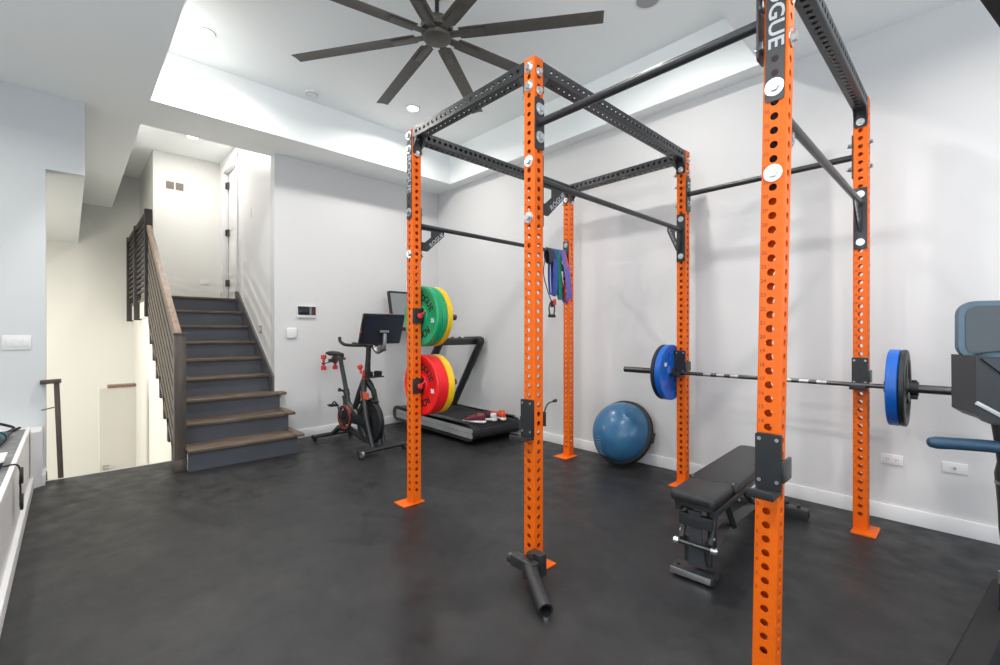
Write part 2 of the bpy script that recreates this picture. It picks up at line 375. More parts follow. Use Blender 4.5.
for k in range(1, 10):
    x, z = nose(k); poly += [(x - 0.056, z - 0.031)] + ([(x - G - 0.056, z - 0.031)] if k < 9 else [(x - 0.3, z - 0.031)])
poly += [(xb_ - 0.3, 1.45), (-3.95, 0.0)]
prism(bm, poly, 1, YL + 0.02, YW - 0.05)
obj('carriage', bm, SLATE, st)
# landing
bm = BM(); box(bm, -8.2, xb_ - 0.05, YL - 0.02, YW - 0.001, 1.45, nose(9)[1] - 0.031); struct('floor_landing', bm, CREAM)
bm = BM(); box(bm, -8.2, xb_ - 0.30, YL - 0.04, YW - 0.001, nose(9)[1] - 0.03, nose(9)[1]); struct('floor_landing_boards', bm, TREAD)
# side wall below the stairs
bm = BM(); poly = [(-3.78, -2.8), (-8.2, -2.8), (-8.2, 1.449), (xb_ - 0.3, 1.449), (xb_ - 0.05, 1.55)]
for k in range(8, 0, -1):
    x, z = nose(k); poly += [(x - G - 0.04, z - 0.032), (x - 0.045, z - 0.032)]
poly += [(X1 - 0.06, 0.0), (-3.78, 0.0)]
prism(bm, poly, 1, YL + 0.001, YL + 0.018)
struct('wall_stringer', bm, CREAM)

# stair guard: newel, handrail, sloped rails, outside posts
NX = -3.36
sg = thing('stair_railing', 'brown wooden handrail with thick square newel post on the stairs left side', 'railing', T(NX, -1.078, 0))
bm = BM(); box(bm, -0.045, 0.045, -0.045, 0.045, 0, 1.23, 0.004); box(bm, -0.052, 0.052, -0.052, 0.052, 1.23, 1.25, 0.004); box(bm, -0.05, 0.05, -0.05, 0.05, 0.0, 0.10, 0.003)
obj('newel_post', bm, GREYW, sg)
SL = math.atan2(R_, G); L = math.hypot(2.05, 2.05 * R_ / G)
def slope(dx, z0, h, w_, l0=0, l1=L):
    return
def sl_box(x0, x1, zc, h, y0, y1):
    # member following the stair slope: centre height zc at local x = 0
    s = R_ / G; bm = BM()
    prism(bm, [(x0, zc - s * x0 - h / 2), (x1, zc - s * x1 - h / 2), (x1, zc - s * x1 + h / 2), (x0, zc - s * x0 + h / 2)], 1, y0, y1)
    return bm
bm = BM(); s = 0.64
prism(bm, [(-0.04, 1.17), (-2.15, 1.17 + 2.11 * s), (-2.15, 1.17 + 2.11 * s + 0.075), (-0.04, 1.245)], 1, -0.024, 0.024)
obj('handrail', bm, RAILW, sg)
for k in range(9):
    off = 1.02 - k * 0.135
    obj('guard_bar', sl_box(-2.14, -0.05, off, 0.09, -0.012, 0.012), GREYW, sg)
for xx in (-0.12, -0.75, -1.38, -2.0): bm = BM(); box(bm, xx - 0.01, xx + 0.01, 0.013, 0.026, 0.1 - xx * R_ / G, 1.05 - xx * R_ / G); obj('bar_spacer', bm, TRIM, sg)
bm = BM()
for k in range(2, 9):
    x, z = nose(k); bm = BM(); box(bm, x - NX - 0.25, x - NX - 0.16, -0.012, 0.04, z - 0.42, z - 0.16); obj('side_bracket', bm, DARKW, sg)
# upper guard along the landing
ug = thing('landing_railing', 'dark railing with horizontal slats and three posts along the upper landing', 'railing', T(-5.62, -1.075, 0))
for i, (x, z0) in enumerate(((0, 1.45), (-1.28, 1.43), (-2.42, 1.43))):
    bm = BM(); box(bm, x - 0.04, x + 0.04, -0.04, 0.04, z0, 2.815, 0.004); obj('post', bm, DARKW, ug)
    if i < 2:
        nx = (-1.28, -2.42)[i]
        for q in range(12):
            bm = BM(); z = 1.80 + q * 0.078; box(bm, nx + 0.04, x - 0.04, -0.012, 0.012, z, z + 0.034); obj('slat', bm, DARKW, ug)
        bm = BM(); box(bm, nx + 0.04, x - 0.04, -0.03, 0.03, 2.74, 2.79, 0.004); obj('top_rail', bm, DARKW, ug)
# guard post by the left wall at the floor edge
gp = thing('guard_post', 'slim brown guard post with short top rail beside the left wall', 'post', T(-3.80, -1.857, -0.05, rx=math.radians(1.8)))
bm = BM(); prism(bm, [(-0.05, -0.2), (-0.01, -0.2), (-0.03, 0.865), (-0.07, 0.865)], 1, -0.018, 0.018); obj('post', bm, GREYW, gp)
bm = BM(); box(bm, -0.08, -0.02, -0.10, 0.03, 0.865, 0.90, 0.003); obj('top_rail', bm, GREYW, gp)
bm = BM(); cyl(bm, (-0.04, -0.02, 0.66), (-0.04, -0.10, 0.645), 0.005, n=8); obj('cable', bm, DSTEEL, gp)
bm = BM(); box(bm, -0.05, -0.02, -0.10, -0.082, -0.2, 0.12, 0.003); obj('bracket', bm, GREYW, gp)
# door stop like fitting on the half wall
bm = BM(); box(bm, -5.998, -5.96, -1.50, -1.44, -0.50, -0.44, 0.004); cyl(bm, (-5.97, -1.47, -0.47), (-5.90, -1.40, -0.46), 0.008, n=8)
tag(obj('wall_fitting', bm, BRUSH), 'small metal fitting low on the cream stairwell half wall', 'fitting')

# ------------------------------------------------------------------ the power rack
RX = [-1.226, -0.0381, 1.127]; RY = [0.0381, 1.878]; H = 2.743; P = 0.0508; W = 0.0762; HW = W / 2
def holed_tube(n, start, total, hr=0.0135, t=0.005, chamfer=0.004):
    """square tube along +Z, n holed cells beginning at height start, solid ends up to total"""
    bm = BM(); K = 16
    cells = [(start + P * i, start + P * (i + 1), True) for i in range(n)]
    if start > 0: cells.insert(0, (0, start, False))
    if total - (start + P * n) > 1e-4: cells.append((start + P * n, total, False))
    A = HW - chamfer
    def sq(th, hz):
        c, s_ = math.cos(th), math.sin(th); k = min(A / abs(c) if abs(c) > 1e-6 else 9, hz / abs(s_) if abs(s_) > 1e-6 else 9)
        return c * k, s_ * k
    for rot in range(4):
        M = Matrix.Rotation(rot * PI / 2, 4, 'Z')
        def V(u, d, z): return bm.verts.new(M @ Vector((u, -HW + d, z)))
        for (z0, z1, holed) in cells:
            if not holed:
                bm.faces.new((V(-A, 0, z0), V(A, 0, z0), V(A, 0, z1), V(-A, 0, z1))); continue
            zc, hz = (z0 + z1) / 2, (z1 - z0) / 2
            ths = [2 * PI * k / K for k in range(K)] + [math.atan2(hz, A), PI - math.atan2(hz, A), PI + math.atan2(hz, A), 2 * PI - math.atan2(hz, A)]
            ths.sort()
            out = [V(sq(a, hz)[0], 0, zc + sq(a, hz)[1]) for a in ths]
            inn = [V(hr * math.cos(a), 0, zc + hr * math.sin(a)) for a in ths]
            ins = [V(hr * math.cos(a), t, zc + hr * math.sin(a)) for a in ths]
            m = len(ths)
            for k in range(m):
                j = (k + 1) % m
                bm.faces.new((out[k], out[j], inn[j], inn[k])); bm.faces.new((inn[k], inn[j], ins[j], ins[k]))
            # inner skin
            bk = [V(sq(a, hz)[0] * (A - t) / A, t, zc + sq(a, hz)[1]) for a in ths]
            for k in range(m):
                j = (k + 1) % m; bm.faces.new((ins[k], ins[j], bk[j], bk[k]))
        # chamfer strip
        a0, a1 = V(A, 0, 0), V(A, 0, total)
        q = M @ Vector((HW, -A, 0)); b0 = bm.verts.new(q); b1 = bm.verts.new(q + Vector((0, 0, total)))
        bm.faces.new((a0, b0, b1, a1))
    bmesh.ops.remove_doubles(bm, verts=bm.verts, dist=1e-5)
    for z in (0, total):
        pts = [(A, -HW), (HW, -A), (HW, A), (A, HW), (-A, HW), (-HW, A), (-HW, -A), (-A, -HW)]
        bm.faces.new([bm.verts.new((x, y, z)) for x, y in pts])
    return bm
def tube_mesh(name, n, start, total, m):
    bm = holed_tube(n, start, total)
    me = bpy.data.meshes.new(name); bm.to_mesh(me); bm.free(); me.materials.append(m)
    return me
UP = tube_mesh('upright', 52, 0.0762, H, ORANGE)
def bolt_mesh(wr=0.0225, hr=0.0155):
    bm = BM(); lathe(bm, (0, 0, 0), (0, -1, 0), [(0, wr), (0.003, wr), (0.003, 0.016)], 28)
    cyl(bm, (0, -0.003, 0), (0, -0.018, 0), hr, hr * 0.94, n=6)
    lathe(bm, (0, W + 0.006, 0), (0, 1, 0), [(0, wr), (0.005, wr), (0.005, 0.016)], 24)
    cyl(bm, (0, W + 0.011, 0), (0, W + 0.031, 0), hr, n=6); cyl(bm, (0, -0.001, 0), (0, W + 0.040, 0), 0.008, n=10)
    return mesh_of('bolt', bm, STEEL)
BOLT = bolt_mesh(); BOLTB = bolt_mesh(0.031, 0.019)
rack = thing('power_rack', 'tall orange six-post power rack with black crossmembers and pull-up bars', 'power rack', T(0, 0, 0))
ups = {}
def foot(bm, dx):
    box(bm, -HW - 0.0 + min(dx, 0), HW + max(dx, 0), -HW - 0.035 if dx <= 0 else -HW - 0.02, HW + 0.03, 0, 0.008, 0.001)
for i, x in enumerate(RX):
    for j, y in enumerate(RY):
        M = Matrix.Translation((x, y, 0))
        if (i, j) == (2, 0):
            up_ = Vector((0.264 * 0.002 + 0.965 * 0.0165, -0.965 * 0.002 + 0.264 * 0.0165, 1)).normalized()   # this post leans a little
            M = Matrix.Translation((x - 0.006, y + 0.022, 1.26)) @ Vector((0, 0, 1)).rotation_difference(up_).to_matrix().to_4x4() @ Matrix.Translation((0, 0, -1.26))
        u = obj('upright', UP, ORANGE, rack, M); ups[(i, j)] = u
        bm = BM()
        fx = {(0, 0): (-0.052 - HW, HW + 0.01, -0.115 - 0.0, 0.065), (1, 0): (-0.03, 0.108, -0.072, 0.064), (2, 0): (-0.045, 0.09, -0.045, 0.07),
              (0, 1): (-0.07, 0.085, -0.15, 0.04), (1, 1): (-0.06, 0.06, -0.14, 0.05), (2, 1): (-0.035, 0.09, -0.14, 0.065)}[(i, j)]
        box(bm, fx[0], fx[1], fx[2], fx[3], 0, 0.008, 0.001); obj('foot_plate', bm, ORANGE, u)
def bolt(u, z, axis='y', big=False, off=0.0):
    # y: head on the -Y face; x: head on the +X face
    rz = 0 if axis == 'y' else PI / 2
    M = Matrix.Rotation(rz, 4, 'Z') @ Matrix.Translation((0, -HW - 0.0005 - off, z))
    return obj('bolt', BOLTB if big else BOLT, STEEL, u, M)
def beam(i0, j0, i1, j1):
    a = Vector((RX[i0], RY[j0], 0)); b_ = Vector((RX[i1], RY[j1], 0)); d = (b_ - a).normalized(); L_ = (b_ - a).length - W
    t = 0.006; n = int((L_ - 2 * t - 0.03) // P); tot = L_ - 2 * t; start = (tot - n * P) / 2
    me = tube_mesh('crossmember', n, start, tot, BLKM)
    o = a + d * (HW + t) + Vector((0, 0, H - HW - 0.003))
    # local Z -> d
    M = basis(o, Vector((0, 0, 1)).cross(d), Vector((0, 0, 1)))
    Mx = Matrix((Vector((0, 0, 1)).cross(d), -Vector((0, 0, 1)), d)).transposed().to_4x4()
    if Mx.determinant() < 0: Mx = Matrix((Vector((0, 0, 1)).cross(d), Vector((0, 0, 1)), d)).transposed().to_4x4()
    Mx.translation = o
    c_ = obj('crossmember', me, BLKM, rack, Mx)
    for e, sgn in ((a + d * HW, 1), (b_ - d * HW, -1)):
        bm = BM(); perp = Vector((-d.y, d.x, 0))
        p0 = e; p1 = e + d * t * sgn
        vs = []
        poly = rrect(-HW + 0.002, HW - 0.002, -0.185, -0.004, 0.016, 4)
        v0 = [bm.verts.new(p0 + perp * u + Vector((0, 0, H + z))) for u, z in poly]; v1 = [bm.verts.new(p1 + perp * u + Vector((0, 0, H + z))) for u, z in poly]
        bm.faces.new(v0); bm.faces.new(v1[::-1])
        for k in range(len(poly)): bm.faces.new((v0[k], v1[k], v1[(k + 1) % len(poly)], v0[(k + 1) % len(poly)]))
        # gusset ears at both sides of the tube
        for sd in (-1, 1):
            q = [e + perp * sd * (HW - 0.004) + Vector((0, 0, H - W - 0.002)), e + perp * sd * (HW - 0.004) + Vector((0, 0, H - W - 0.075)), e + d * sgn * 0.05 + perp * sd * (HW - 0.004) + Vector((0, 0, H - W - 0.002))]
            f0 = [bm.verts.new(p) for p in q]; f1 = [bm.verts.new(p - perp * sd * 0.005) for p in q]
            bm.faces.new(f0); bm.faces.new(f1[::-1])
            for k in range(3): bm.faces.new((f0[k], f1[k], f1[(k + 1) % 3], f0[(k + 1) % 3]))
        fp = mesh_of('end_flange', bm, BLKM); fo = obj('end_flange', fp, BLKM, c_); fo.matrix_local = Mx.inverted()
for q in ((0, 0, 1, 0), (0, 1, 1, 1), (0, 0, 0, 1), (1, 0, 1, 1), (2, 0, 2, 1)): beam(*q)
for k in ((0, 0), (1, 0), (2, 0), (0, 1), (1, 1), (2, 1)):
    for z in (2.692, 2.5908): bolt(ups[k], z, 'y', k[1] == 0, 0.006 if k[1] == 1 else 0.0045 if k[0] != 1 and z > 2.5 else 0.0)
for k in ((0, 0), (1, 0), (0, 1), (1, 1)):
    for z in (2.692 - 0.0254 + 0.0, 2.565): bolt(ups[k], z, 'x')
# pull-up bars with gusset ends (front to back)
def gbar(i):
    x = RX[i]; z = (2.050, 2.098, 2.078)[i]; zb = (2.1336, 2.1844, 2.1336)[i]; y0, y1 = RY[0] + HW, RY[1] - HW
    bm = BM(); cyl(bm, (x, y0, z), (x, y1, z), 0.0175, n=20)
    g = obj('pull_up_bar', bm, BLKM, rack)
    for y, s_ in ((y0, 1), (y1, -1)):
        bm = BM(); prism(bm, [(y, z + 0.012), (y + s_ * 0.235, z + 0.004), (y + s_ * 0.235, z - 0.055), (y + s_ * 0.09, z - 0.185), (y, z - 0.185)], 0, x - 0.004, x + 0.004)
        # window in the gusset is cut by building it as a frame
        bm.free(); bm = BM()
        out = [(y, z + 0.01), (y + s_ * 0.235, z + 0.0), (y + s_ * 0.235, z - 0.05), (y + s_ * 0.08, z - 0.185), (y, z - 0.185)]
        inn = [(y + s_ * 0.022, z - 0.028), (y + s_ * 0.115, z - 0.028), (y + s_ * 0.115, z - 0.072), (y + s_ * 0.055, z - 0.12), (y + s_ * 0.022, z - 0.12)]
        R0 = [[bm.verts.new((x + dx, p, q)) for p, q in ring_] for ring_, dx in ((out, 0.004), (out, -0.004), (inn, -0.004), (inn, 0.004))]
        skin(bm, R0, closed=True)
        gu = obj('gusset', bm, BLKM, g)
        bm = BM(); box(bm, x - HW + 0.003, x + HW - 0.003, *sorted((y + s_ * 0.0005, y + s_ * 0.006)), zb - 0.349, zb + 0.041, 0.001); obj('end_plate', bm, BLKM, g)
        d = Vector((0, 0.155, 0.135)).normalized()
        if s_ > 0: M = basis((x + 0.0042, y + 0.163, z - 0.088), (0, 0.155, 0.135), (0, -0.135, 0.155))
        else: M = basis((x + 0.0042, y - 0.163, z - 0.088), (0, 0.155, -0.135), (0, 0.135, 0.155))
        text('lettering', 'ROGUE', 0.042, GREYM, M, gu, bold=0.0006, sx=1.15)
    for j in (0, 1):
        for zz in (zb, zb - 0.3048): bolt(ups[(i, j)], zz, 'y', j == 0, 0.0045 if (j == 0 and i != 1 and zz == zb) or j == 1 else 0.0)
for i in range(3): gbar(i)
# straight bars side to side
for j, y in enumerate(RY):
    bm = BM(); z = 2.388; cyl(bm, (RX[1] + HW + 0.004, y, z), (RX[2] - HW - 0.004, y, z), 0.0205, n=24)
    g = obj('pull_up_bar', bm, BLKM, rack)
    for x, s_ in ((RX[1] + HW, 1), (RX[2] - HW, -1)):
        bm = BM(); x0, x1 = sorted((x + s_ * 0.0005, x + s_ * 0.0075))
        prism(bm, rrect(y - 0.036, y + 0.036, 2.245, 2.525, 0.012, 3), 0, x0, x1); obj('end_plate', bm, BLKM, g)
    for i in (1, 2):
        for zz in (2.4638, 2.3114): bolt(ups[(i, j)], zz, 'x', j == 0, 0.0075 if i == 1 else 0.0)
# name plates on the outer front uprights
for i in (0, 2):
    u = ups[(i, 0)]
    bm = BM(); prism(bm, rrect(-0.031, 0.031, 2.085, 2.735, 0.01, 3), 1, -HW - 0.0045, -HW - 0.0005); n_ = obj('name_plate', bm, BLKM, u)
    M = basis((0.0, -HW - 0.0046, 2.412), (0, 0, -1), (1, 0, 0))
    text('lettering', 'ROGUE', 0.070, GREYM, M, n_, bold=0.0012, spacing=1.0, sx=1.18)
    for z in (2.1844, 2.2352, 2.6416):
        bm = BM(); cyl(bm, (0, -HW - 0.0050, z), (0, -HW - 0.0040, z), 0.012, n=16)
        obj('plate_hole', bm, mat('hole_shadow_orange', (0.015, 0.003, 0.002), 0.7, noise=0.1), n_)
# hole numbers beside the holes
for k in ups:
    if k[1] == 0 or k == (2, 1):
        nums = '\n'.join(str(n) for n in range(36, 1, -1))
        me = text_mesh(nums, 0.019, align='LEFT', space_line=P / 0.019, bold=0.0002, ext=0.0002)
        me.materials.clear(); me.materials.append(ORDARK)
        obj('hole_numbers', me, ORDARK, ups[k], basis((-HW + 0.005, -HW - 0.0003, P * 40 + 0.030), (1, 0, 0), (0, 0, 1)))

# plate storage pins on the left front upright (part of the rack)
def storage(z):
    x, y = RX[0], RY[0] + HW
    bm = BM(); cyl(bm, (x, y + 0.004, z), (x, y + 0.345, z), 0.0235, n=24)
    s = obj('storage_pin', bm, DSTEEL, rack)
    bm = BM(); box(bm, x + HW + 0.001, x + HW + 0.009, 0.0, 0.092, z - 0.055, z + 0.055, 0.002); box(bm, x - HW, x + HW + 0.009, y, y + 0.012, z - 0.055, z + 0.055, 0.002)
    obj('pin_bracket', bm, BLKM, s)
    bm = BM(); lathe(bm, (x + HW + 0.009, 0.045, z), (1, 0, 0), [(0, 0.009), (0.014, 0.009), (0.016, 0.02), (0.03, 0.021), (0.034, 0.014)], 12)
    cyl(bm, (x + HW + 0.030, 0.045, z), (x + HW + 0.036, 0.085, z + 0.035), 0.006, n=8); obj('pull_knob', bm, REDP, s)
storage(1.375); storage(0.862)

# ------------------------------------------------------------------ weight plates
def bumper(name, r, t, m, label, loc, rot, group=None, words=None, tcol=BLACKM, lb=None):
    """disc along local -Y (front face at y=0, back at y=t)"""
    o = thing(name, label, 'weight plate', T(*loc, rz=rot), group)
    bm = BM()
    hollow(bm, (0, 0, 0), (0, 1, 0), [(0.0, 0.034), (0.0, 0.075), (0.006, 0.082), (0.007, r * 0.80), (0.001, r * 0.84), (0.0, r * 0.965), (0.006, r),
                                      (t - 0.006, r), (t, r * 0.965), (t - 0.001, r * 0.84), (t - 0.007, r * 0.80), (t - 0.006, 0.082), (t, 0.075), (t, 0.034)], 64)
    obj('disc', bm, m, o)
    bm = BM(); hollow(bm, (0, 0, 0), (0, 1, 0), [(-0.001, 0.0255), (-0.001, 0.034), (t + 0.001, 0.034), (t + 0.001, 0.0255)], 32); obj('hub_ring', bm, STEEL, o)
    if words:
        parts = []
        for c0 in (60, -87):
            for q, ch in enumerate('ROGUE'):
                ang = math.radians(c0 - (q - 2) * 19)
                parts.append((ch, ang))
        for ch, ang in parts:
            me = text_mesh(ch, 0.072, bold=0.0018, ext=0.0006); me.materials.clear(); me.materials.append(tcol)
            c, s_ = math.cos(ang), math.sin(ang); rr_ = r * 0.60
            obj('lettering', me, tcol, o, basis((rr_ * c, 0.0062, rr_ * s_), (s_, 0, -c), (c, 0, s_)))
        me = text_mesh(lb, 0.042, bold=0.0015, ext=0.0006); me.materials.clear(); me.materials.append(WHITEM)
        obj('weight_mark', me, WHITEM, o, basis((r * 0.66, 0.0062, -0.035), (1, 0, 0), (0, 0, 1)))
    return o
x = RX[0]
bumper('bumper_plate', 0.225, 0.045, GREEN, 'front green bumper plate with black lettering on the upper storage pin', (x, 0.092, 1.375), 0, words=True, lb='25')
bumper('bumper_plate', 0.225, 0.045, GREEN, 'second green bumper plate squeezed between the lettered green one and the yellow one', (x, 0.139, 1.375), 0)
bumper('bumper_plate', 0.225, 0.048, YELLOW, 'yellow bumper plate behind the green plates on the upper pin', (x, 0.186, 1.375), 0)
bumper('bumper_plate', 0.225, 0.100, RED, 'thick red bumper plate with black lettering on the lower storage pin', (x, 0.092, 0.862), 0, words=True, lb='55')
bumper('bumper_plate', 0.225, 0.058, YELLOW, 'yellow bumper plate behind the thick red plate on the lower pin', (x, 0.194, 0.862), 0)

# ------------------------------------------------------------------ barbell, plates, collars
BY, BZ = 1.795, 0.925
bb = thing('barbell', 'long black barbell resting across the back of the rack', 'barbell', T(0.585, BY, BZ))
bm = BM(); cyl(bm, (-0.655, 0, 0), (0.670, 0, 0), 0.0142, n=16); obj('shaft', bm, DSTEEL, bb)
for a in (-0.42, 0.12):
    for q in range(3):
        bm = BM(); cyl(bm, (a + q * 0.10, 0, 0), (a + q * 0.10 + 0.055, 0, 0), 0.0146, n=16); obj('knurling', bm, BRUSH, bb)
for s_, e in ((-1, -1.115), (1, 1.115)):
    k0 = -0.655 if s_ < 0 else 0.675
    bm = BM(); cyl(bm, (k0, 0, 0), (e, 0, 0), 0.0248, n=24); cyl(bm, (k0 - 0.012 * s_, 0, 0), (k0 + 0.012 * s_, 0, 0), 0.036, n=24); obj('sleeve', bm, DSTEEL, bb)
def olympic(label, xc, t, m, rot=PI / 2, pockets=True, r=0.2275):
    # lies in the YZ plane: local y -> -x world for rot = pi/2 ; front (local -Y) faces +X
    o = thing('weight_plate', label, 'weight plate', T(xc + t / 2, BY, BZ, rz=rot))
    bm = BM()
    hollow(bm, (0, 0, 0), (0, 1, 0), [(0.0, 0.03), (0.0, 0.062), (0.014, 0.07), (0.014, r * 0.70), (0.0, r * 0.76), (0.0, r * 0.97), (0.005, r),
                                      (t - 0.005, r), (t, r * 0.97), (t, r * 0.76), (t - 0.012, r * 0.70), (t - 0.012, 0.07), (t, 0.062), (t, 0.03)], 64)
    obj('disc', bm, m, o)
    for q in range(3):
        bm = BM(); box(bm, 0.066, r * 0.74, 0.002, t - 0.002, -0.032, 0.032, 0.006, Matrix.Rotation(2 * PI * q / 3 + 0.5, 4, 'Y')); obj('spoke', bm, m, o)
    bm = BM(); hollow(bm, (0, 0, 0), (0, 1, 0), [(-0.002, 0.0255), (-0.002, 0.04), (t + 0.002, 0.04), (t + 0.002, 0.0255)], 32); obj('hub_ring', bm, STEEL if m is BLUE else DSTEEL, o)
    return o
pl = olympic('blue weight plate on the left end of the barbell, facing the rack', -0.112, 0.05, BLUE)
bm = BM(); box(bm, -0.145, -0.105, -0.0015, 0.0, 0.055, 0.085, 0.0); obj('weight_mark', bm, WHITEM, pl)
olympic('thin black weight plate outside the blue plate, left barbell end', -0.155, 0.03, RUBBER)
olympic('blue weight plate on the right end of the barbell', 1.300, 0.055, BLUE)
olympic('black weight plate outside the blue plate, right barbell end', 1.3425, 0.028, BLKP)
cl = thing('barbell_collar', 'black clamp collar on the right barbell sleeve', 'collar', T(1.385, BY, BZ))
bm = BM(); hollow(bm, (-0.018, 0, 0), (1, 0, 0), [(0, 0.0255), (0, 0.042), (0.036, 0.042), (0.036, 0.0255)], 24); obj('ring', bm, BLKP, cl)
bm = BM(); box(bm, -0.015, 0.015, -0.02, 0.02, -0.062, -0.038, 0.003); obj('lever', bm, BLKP, cl)
bm = BM(); box(bm, -0.012, 0.012, -0.012, 0.012, 0.038, 0.05, 0.003); obj('latch', bm, BLKP, cl)

# ------------------------------------------------------------------ J-cups
def jcup(label, i, j, ztop, h=0.21, side=True, lipm=None):
    x, y = RX[i], RY[j] - HW
    o = thing('barbell_cup', label, 'barbell holder', T(x, y, ztop - h), 'barbell holders on the rack')
    bm = BM(); prism(bm, rrect(-0.041, 0.041, 0, h, 0.006, 3), 1, -0.022, -0.002); obj('back_plate', bm, BLKP, o)
    bm = BM(); box(bm, -0.041, 0.041, -0.108, -0.002, -0.012, 0.0, 0.003); box(bm, -0.041, 0.041, -0.112, -0.100, -0.012, 0.018, 0.003); obj('lip', bm, BLKP, o)
    sg_ = 1 if side else -1
    bm = BM(); box(bm, *sorted((sg_ * 0.0395, sg_ * 0.050)), -0.02, 0.075, 0.03, 0.105, 0.002); obj('side_bracket', bm, BLKM, o)
    for sx in (-0.028, 0.028):
        for z in (0.03, h - 0.018):
            bm = BM(); cyl(bm, (sx, -0.022, z), (sx, -0.0245, z), 0.0065, n=12); obj('screw', bm, BRUSH, o)
    return o
jcup('empty black barbell cup on the middle front orange post', 1, 0, 0.893, 0.20, False)
jcup('empty black barbell cup on the nearest orange post', 2, 0, 0.898, 0.195)
jcup('black cup holding the barbell beside the left blue plate', 1, 1, 1.105, 0.195)
jcup('black cup holding the barbell beside the right blue plate', 2, 1, 1.095, 0.185)
# magnetic pin lever on the back of the middle front post
bm = BM(); box(bm, RX[1] - 0.02, RX[1] + 0.046, RY[0] + HW + 0.001, RY[0] + HW + 0.014, 0.74, 0.82, 0.003); tube(bm, curve([(RX[1] + 0.03, 0.09, 0.81), (RX[1] + 0.04, 0.11, 0.86), (RX[1] + 0.06, 0.14, 0.875)]), 0.004, 8); lathe(bm, (RX[1] + 0.06, 0.135, 0.875), (0.3, 1, 0.2), [(0, 0.008), (0.02, 0.009)], 10)
tag(obj('safety_pin', bm, BLKP), 'small black safety pin with curved wire behind the middle front post', 'pin')

# ------------------------------------------------------------------ landmine at the foot of the middle post
lm = thing('landmine', 'black steel swivel tube attachment lying at the foot of middle front post', 'landmine attachment', T(0.085, -0.130, -0.02))
bm = BM(); box(bm, -0.11, 0.03, -0.03, 0.03, 0.075, 0.13, 0.006); cyl(bm, (-0.11, 0, 0.10), (-0.135, 0, 0.10), 0.028, n=16); box(bm, -0.03, 0.055, 0.02, 0.07, 0.05, 0.16, 0.004); obj('mount', bm, BLKM, lm)
bm = BM(); cyl(bm, (0.015, -0.01, 0.155), (0.015, -0.01, 0.175), 0.02, n=6); cyl(bm, (-0.135, 0, 0.10), (-0.145, 0, 0.10), 0.018, n=6); obj('pivot_bolt', bm, DSTEEL, lm)
bm = BM(); p0, p1 = Vector((0.03, -0.03, 0.115)), Vector((0.250, -0.165, 0.058)); ax = (p1 - p0)
hollow(bm, p0, ax, [(0, 0.024), (0, 0.034), (ax.length, 0.034), (ax.length, 0.026)], 28); cyl(bm, p0, p0 + ax * 0.02, 0.03, n=20); obj('sleeve_tube', bm, BLKP, lm)
bm = BM(); box(bm, 0.0, 0.07, -0.055, 0.0, 0.06, 0.145, 0.008); obj('clevis', bm, BLKM, lm)
bm = BM(); pe = p0 + ax * 0.97; cyl(bm, pe + Vector((0, 0, -0.034)), pe + Vector((0.015, -0.01, -0.036)), 0.010, n=8); obj('set_screw', bm, STEEL, lm)

# ------------------------------------------------------------------ bench
bn = thing('weight_bench', 'black padded adjustable weight bench inside the rack', 'bench', T(0.622, 1.08, 0, rz=0.055))
def pad(x0, x1, y0, y1, z0, z1):
    bm = BM(); poly0 = rrect(x0, x1, y0, y1, 0.028, 5); r = []
    for ins, z in ((0.004, z0), (0.0, z0 + 0.006), (0.0, z1 - 0.012), (0.004, z1 - 0.004), (0.012, z1)):
        pts = rrect(x0 + ins, x1 - ins, y0 + ins, y1 - ins, 0.03, 5); r.append([bm.verts.new((p[0], p[1], z)) for p in pts])
    skin(bm, r); return bm
obj('seat_pad', pad(-0.112, 0.112, -0.650, -0.345, 0.402, 0.448), VINYL, bn)
obj('back_pad', pad(-0.125, 0.13, -0.335, 0.62, 0.398, 0.450), VINYL, bn)
bm = BM()
for x_ in (-0.105, 0.105): cyl(bm, (x_, -0.338, 0.447), (x_, -0.338, 0.452), 0.006, n=10)
obj('pad_rivet', bm, BRUSH, bn)
bm = BM(); box(bm, -0.09, 0.09, -0.63, -0.36, 0.375, 0.403, 0.003); box(bm, -0.05, 0.05, -0.33, 0.55, 0.345, 0.399, 0.003)
box(bm, -0.10, -0.07, -0.6, 0.5, 0.34, 0.376, 0.003); box(bm, 0.07, 0.10, -0.6, 0.5, 0.34, 0.376, 0.003); obj('pad_frame', bm, BLKM, bn)
bm = BM(); tube(bm, [(0, -0.50, 0.07), (0, -0.15, 0.14), (0, 0.35, 0.10), (0, 0.66, 0.05)], 0.036, 4); obj('spine', bm, BLKM, bn)
bm = BM()   # front post: plate that widens at the foot
prism(bm, [(-0.03, 0.36), (0.03, 0.36), (0.03, 0.22), (0.045, 0.06), (-0.045, 0.06), (-0.03, 0.22)], 1, -0.57, -0.56, M=Matrix.Translation((0, -0.56, 0.06)) @ Matrix.Rotation(0.12, 4, 'X') @ Matrix.Translation((0, 0.56, -0.06)))
obj('front_plate', bm, mat('dark_grey_steel', (0.055, 0.06, 0.065), 0.4, 0.2, noise=0.1), bn)
bm = BM()
for sx in (-1, 1):
    tube(bm, [(sx * 0.072, -0.50, 0.36), (sx * 0.072, -0.58, 0.20), (sx * 0.06, -0.545, 0.15)], 0.014, 8)
    box(bm, sx * 0.055 - 0.012, sx * 0.055 + 0.012, -0.56, -0.53, 0.07, 0.2, 0.003)
box(bm, -0.08, 0.08, -0.60, -0.565, 0.27, 0.33, 0.004)
for a_ in ((-0.055, -0.53), (0.055, -0.53)): tube(bm, [(a_[0], -0.53, 0.35), (a_[0] * 0.7, -0.45, 0.10)], 0.02, 4)
obj('front_ladder', bm, BLKM, bn)
text('step_mark', 'III', 0.03, BLACKM, basis((0, -0.6008, 0.30), (1, 0, 0), (0, 0, 1)), bn)
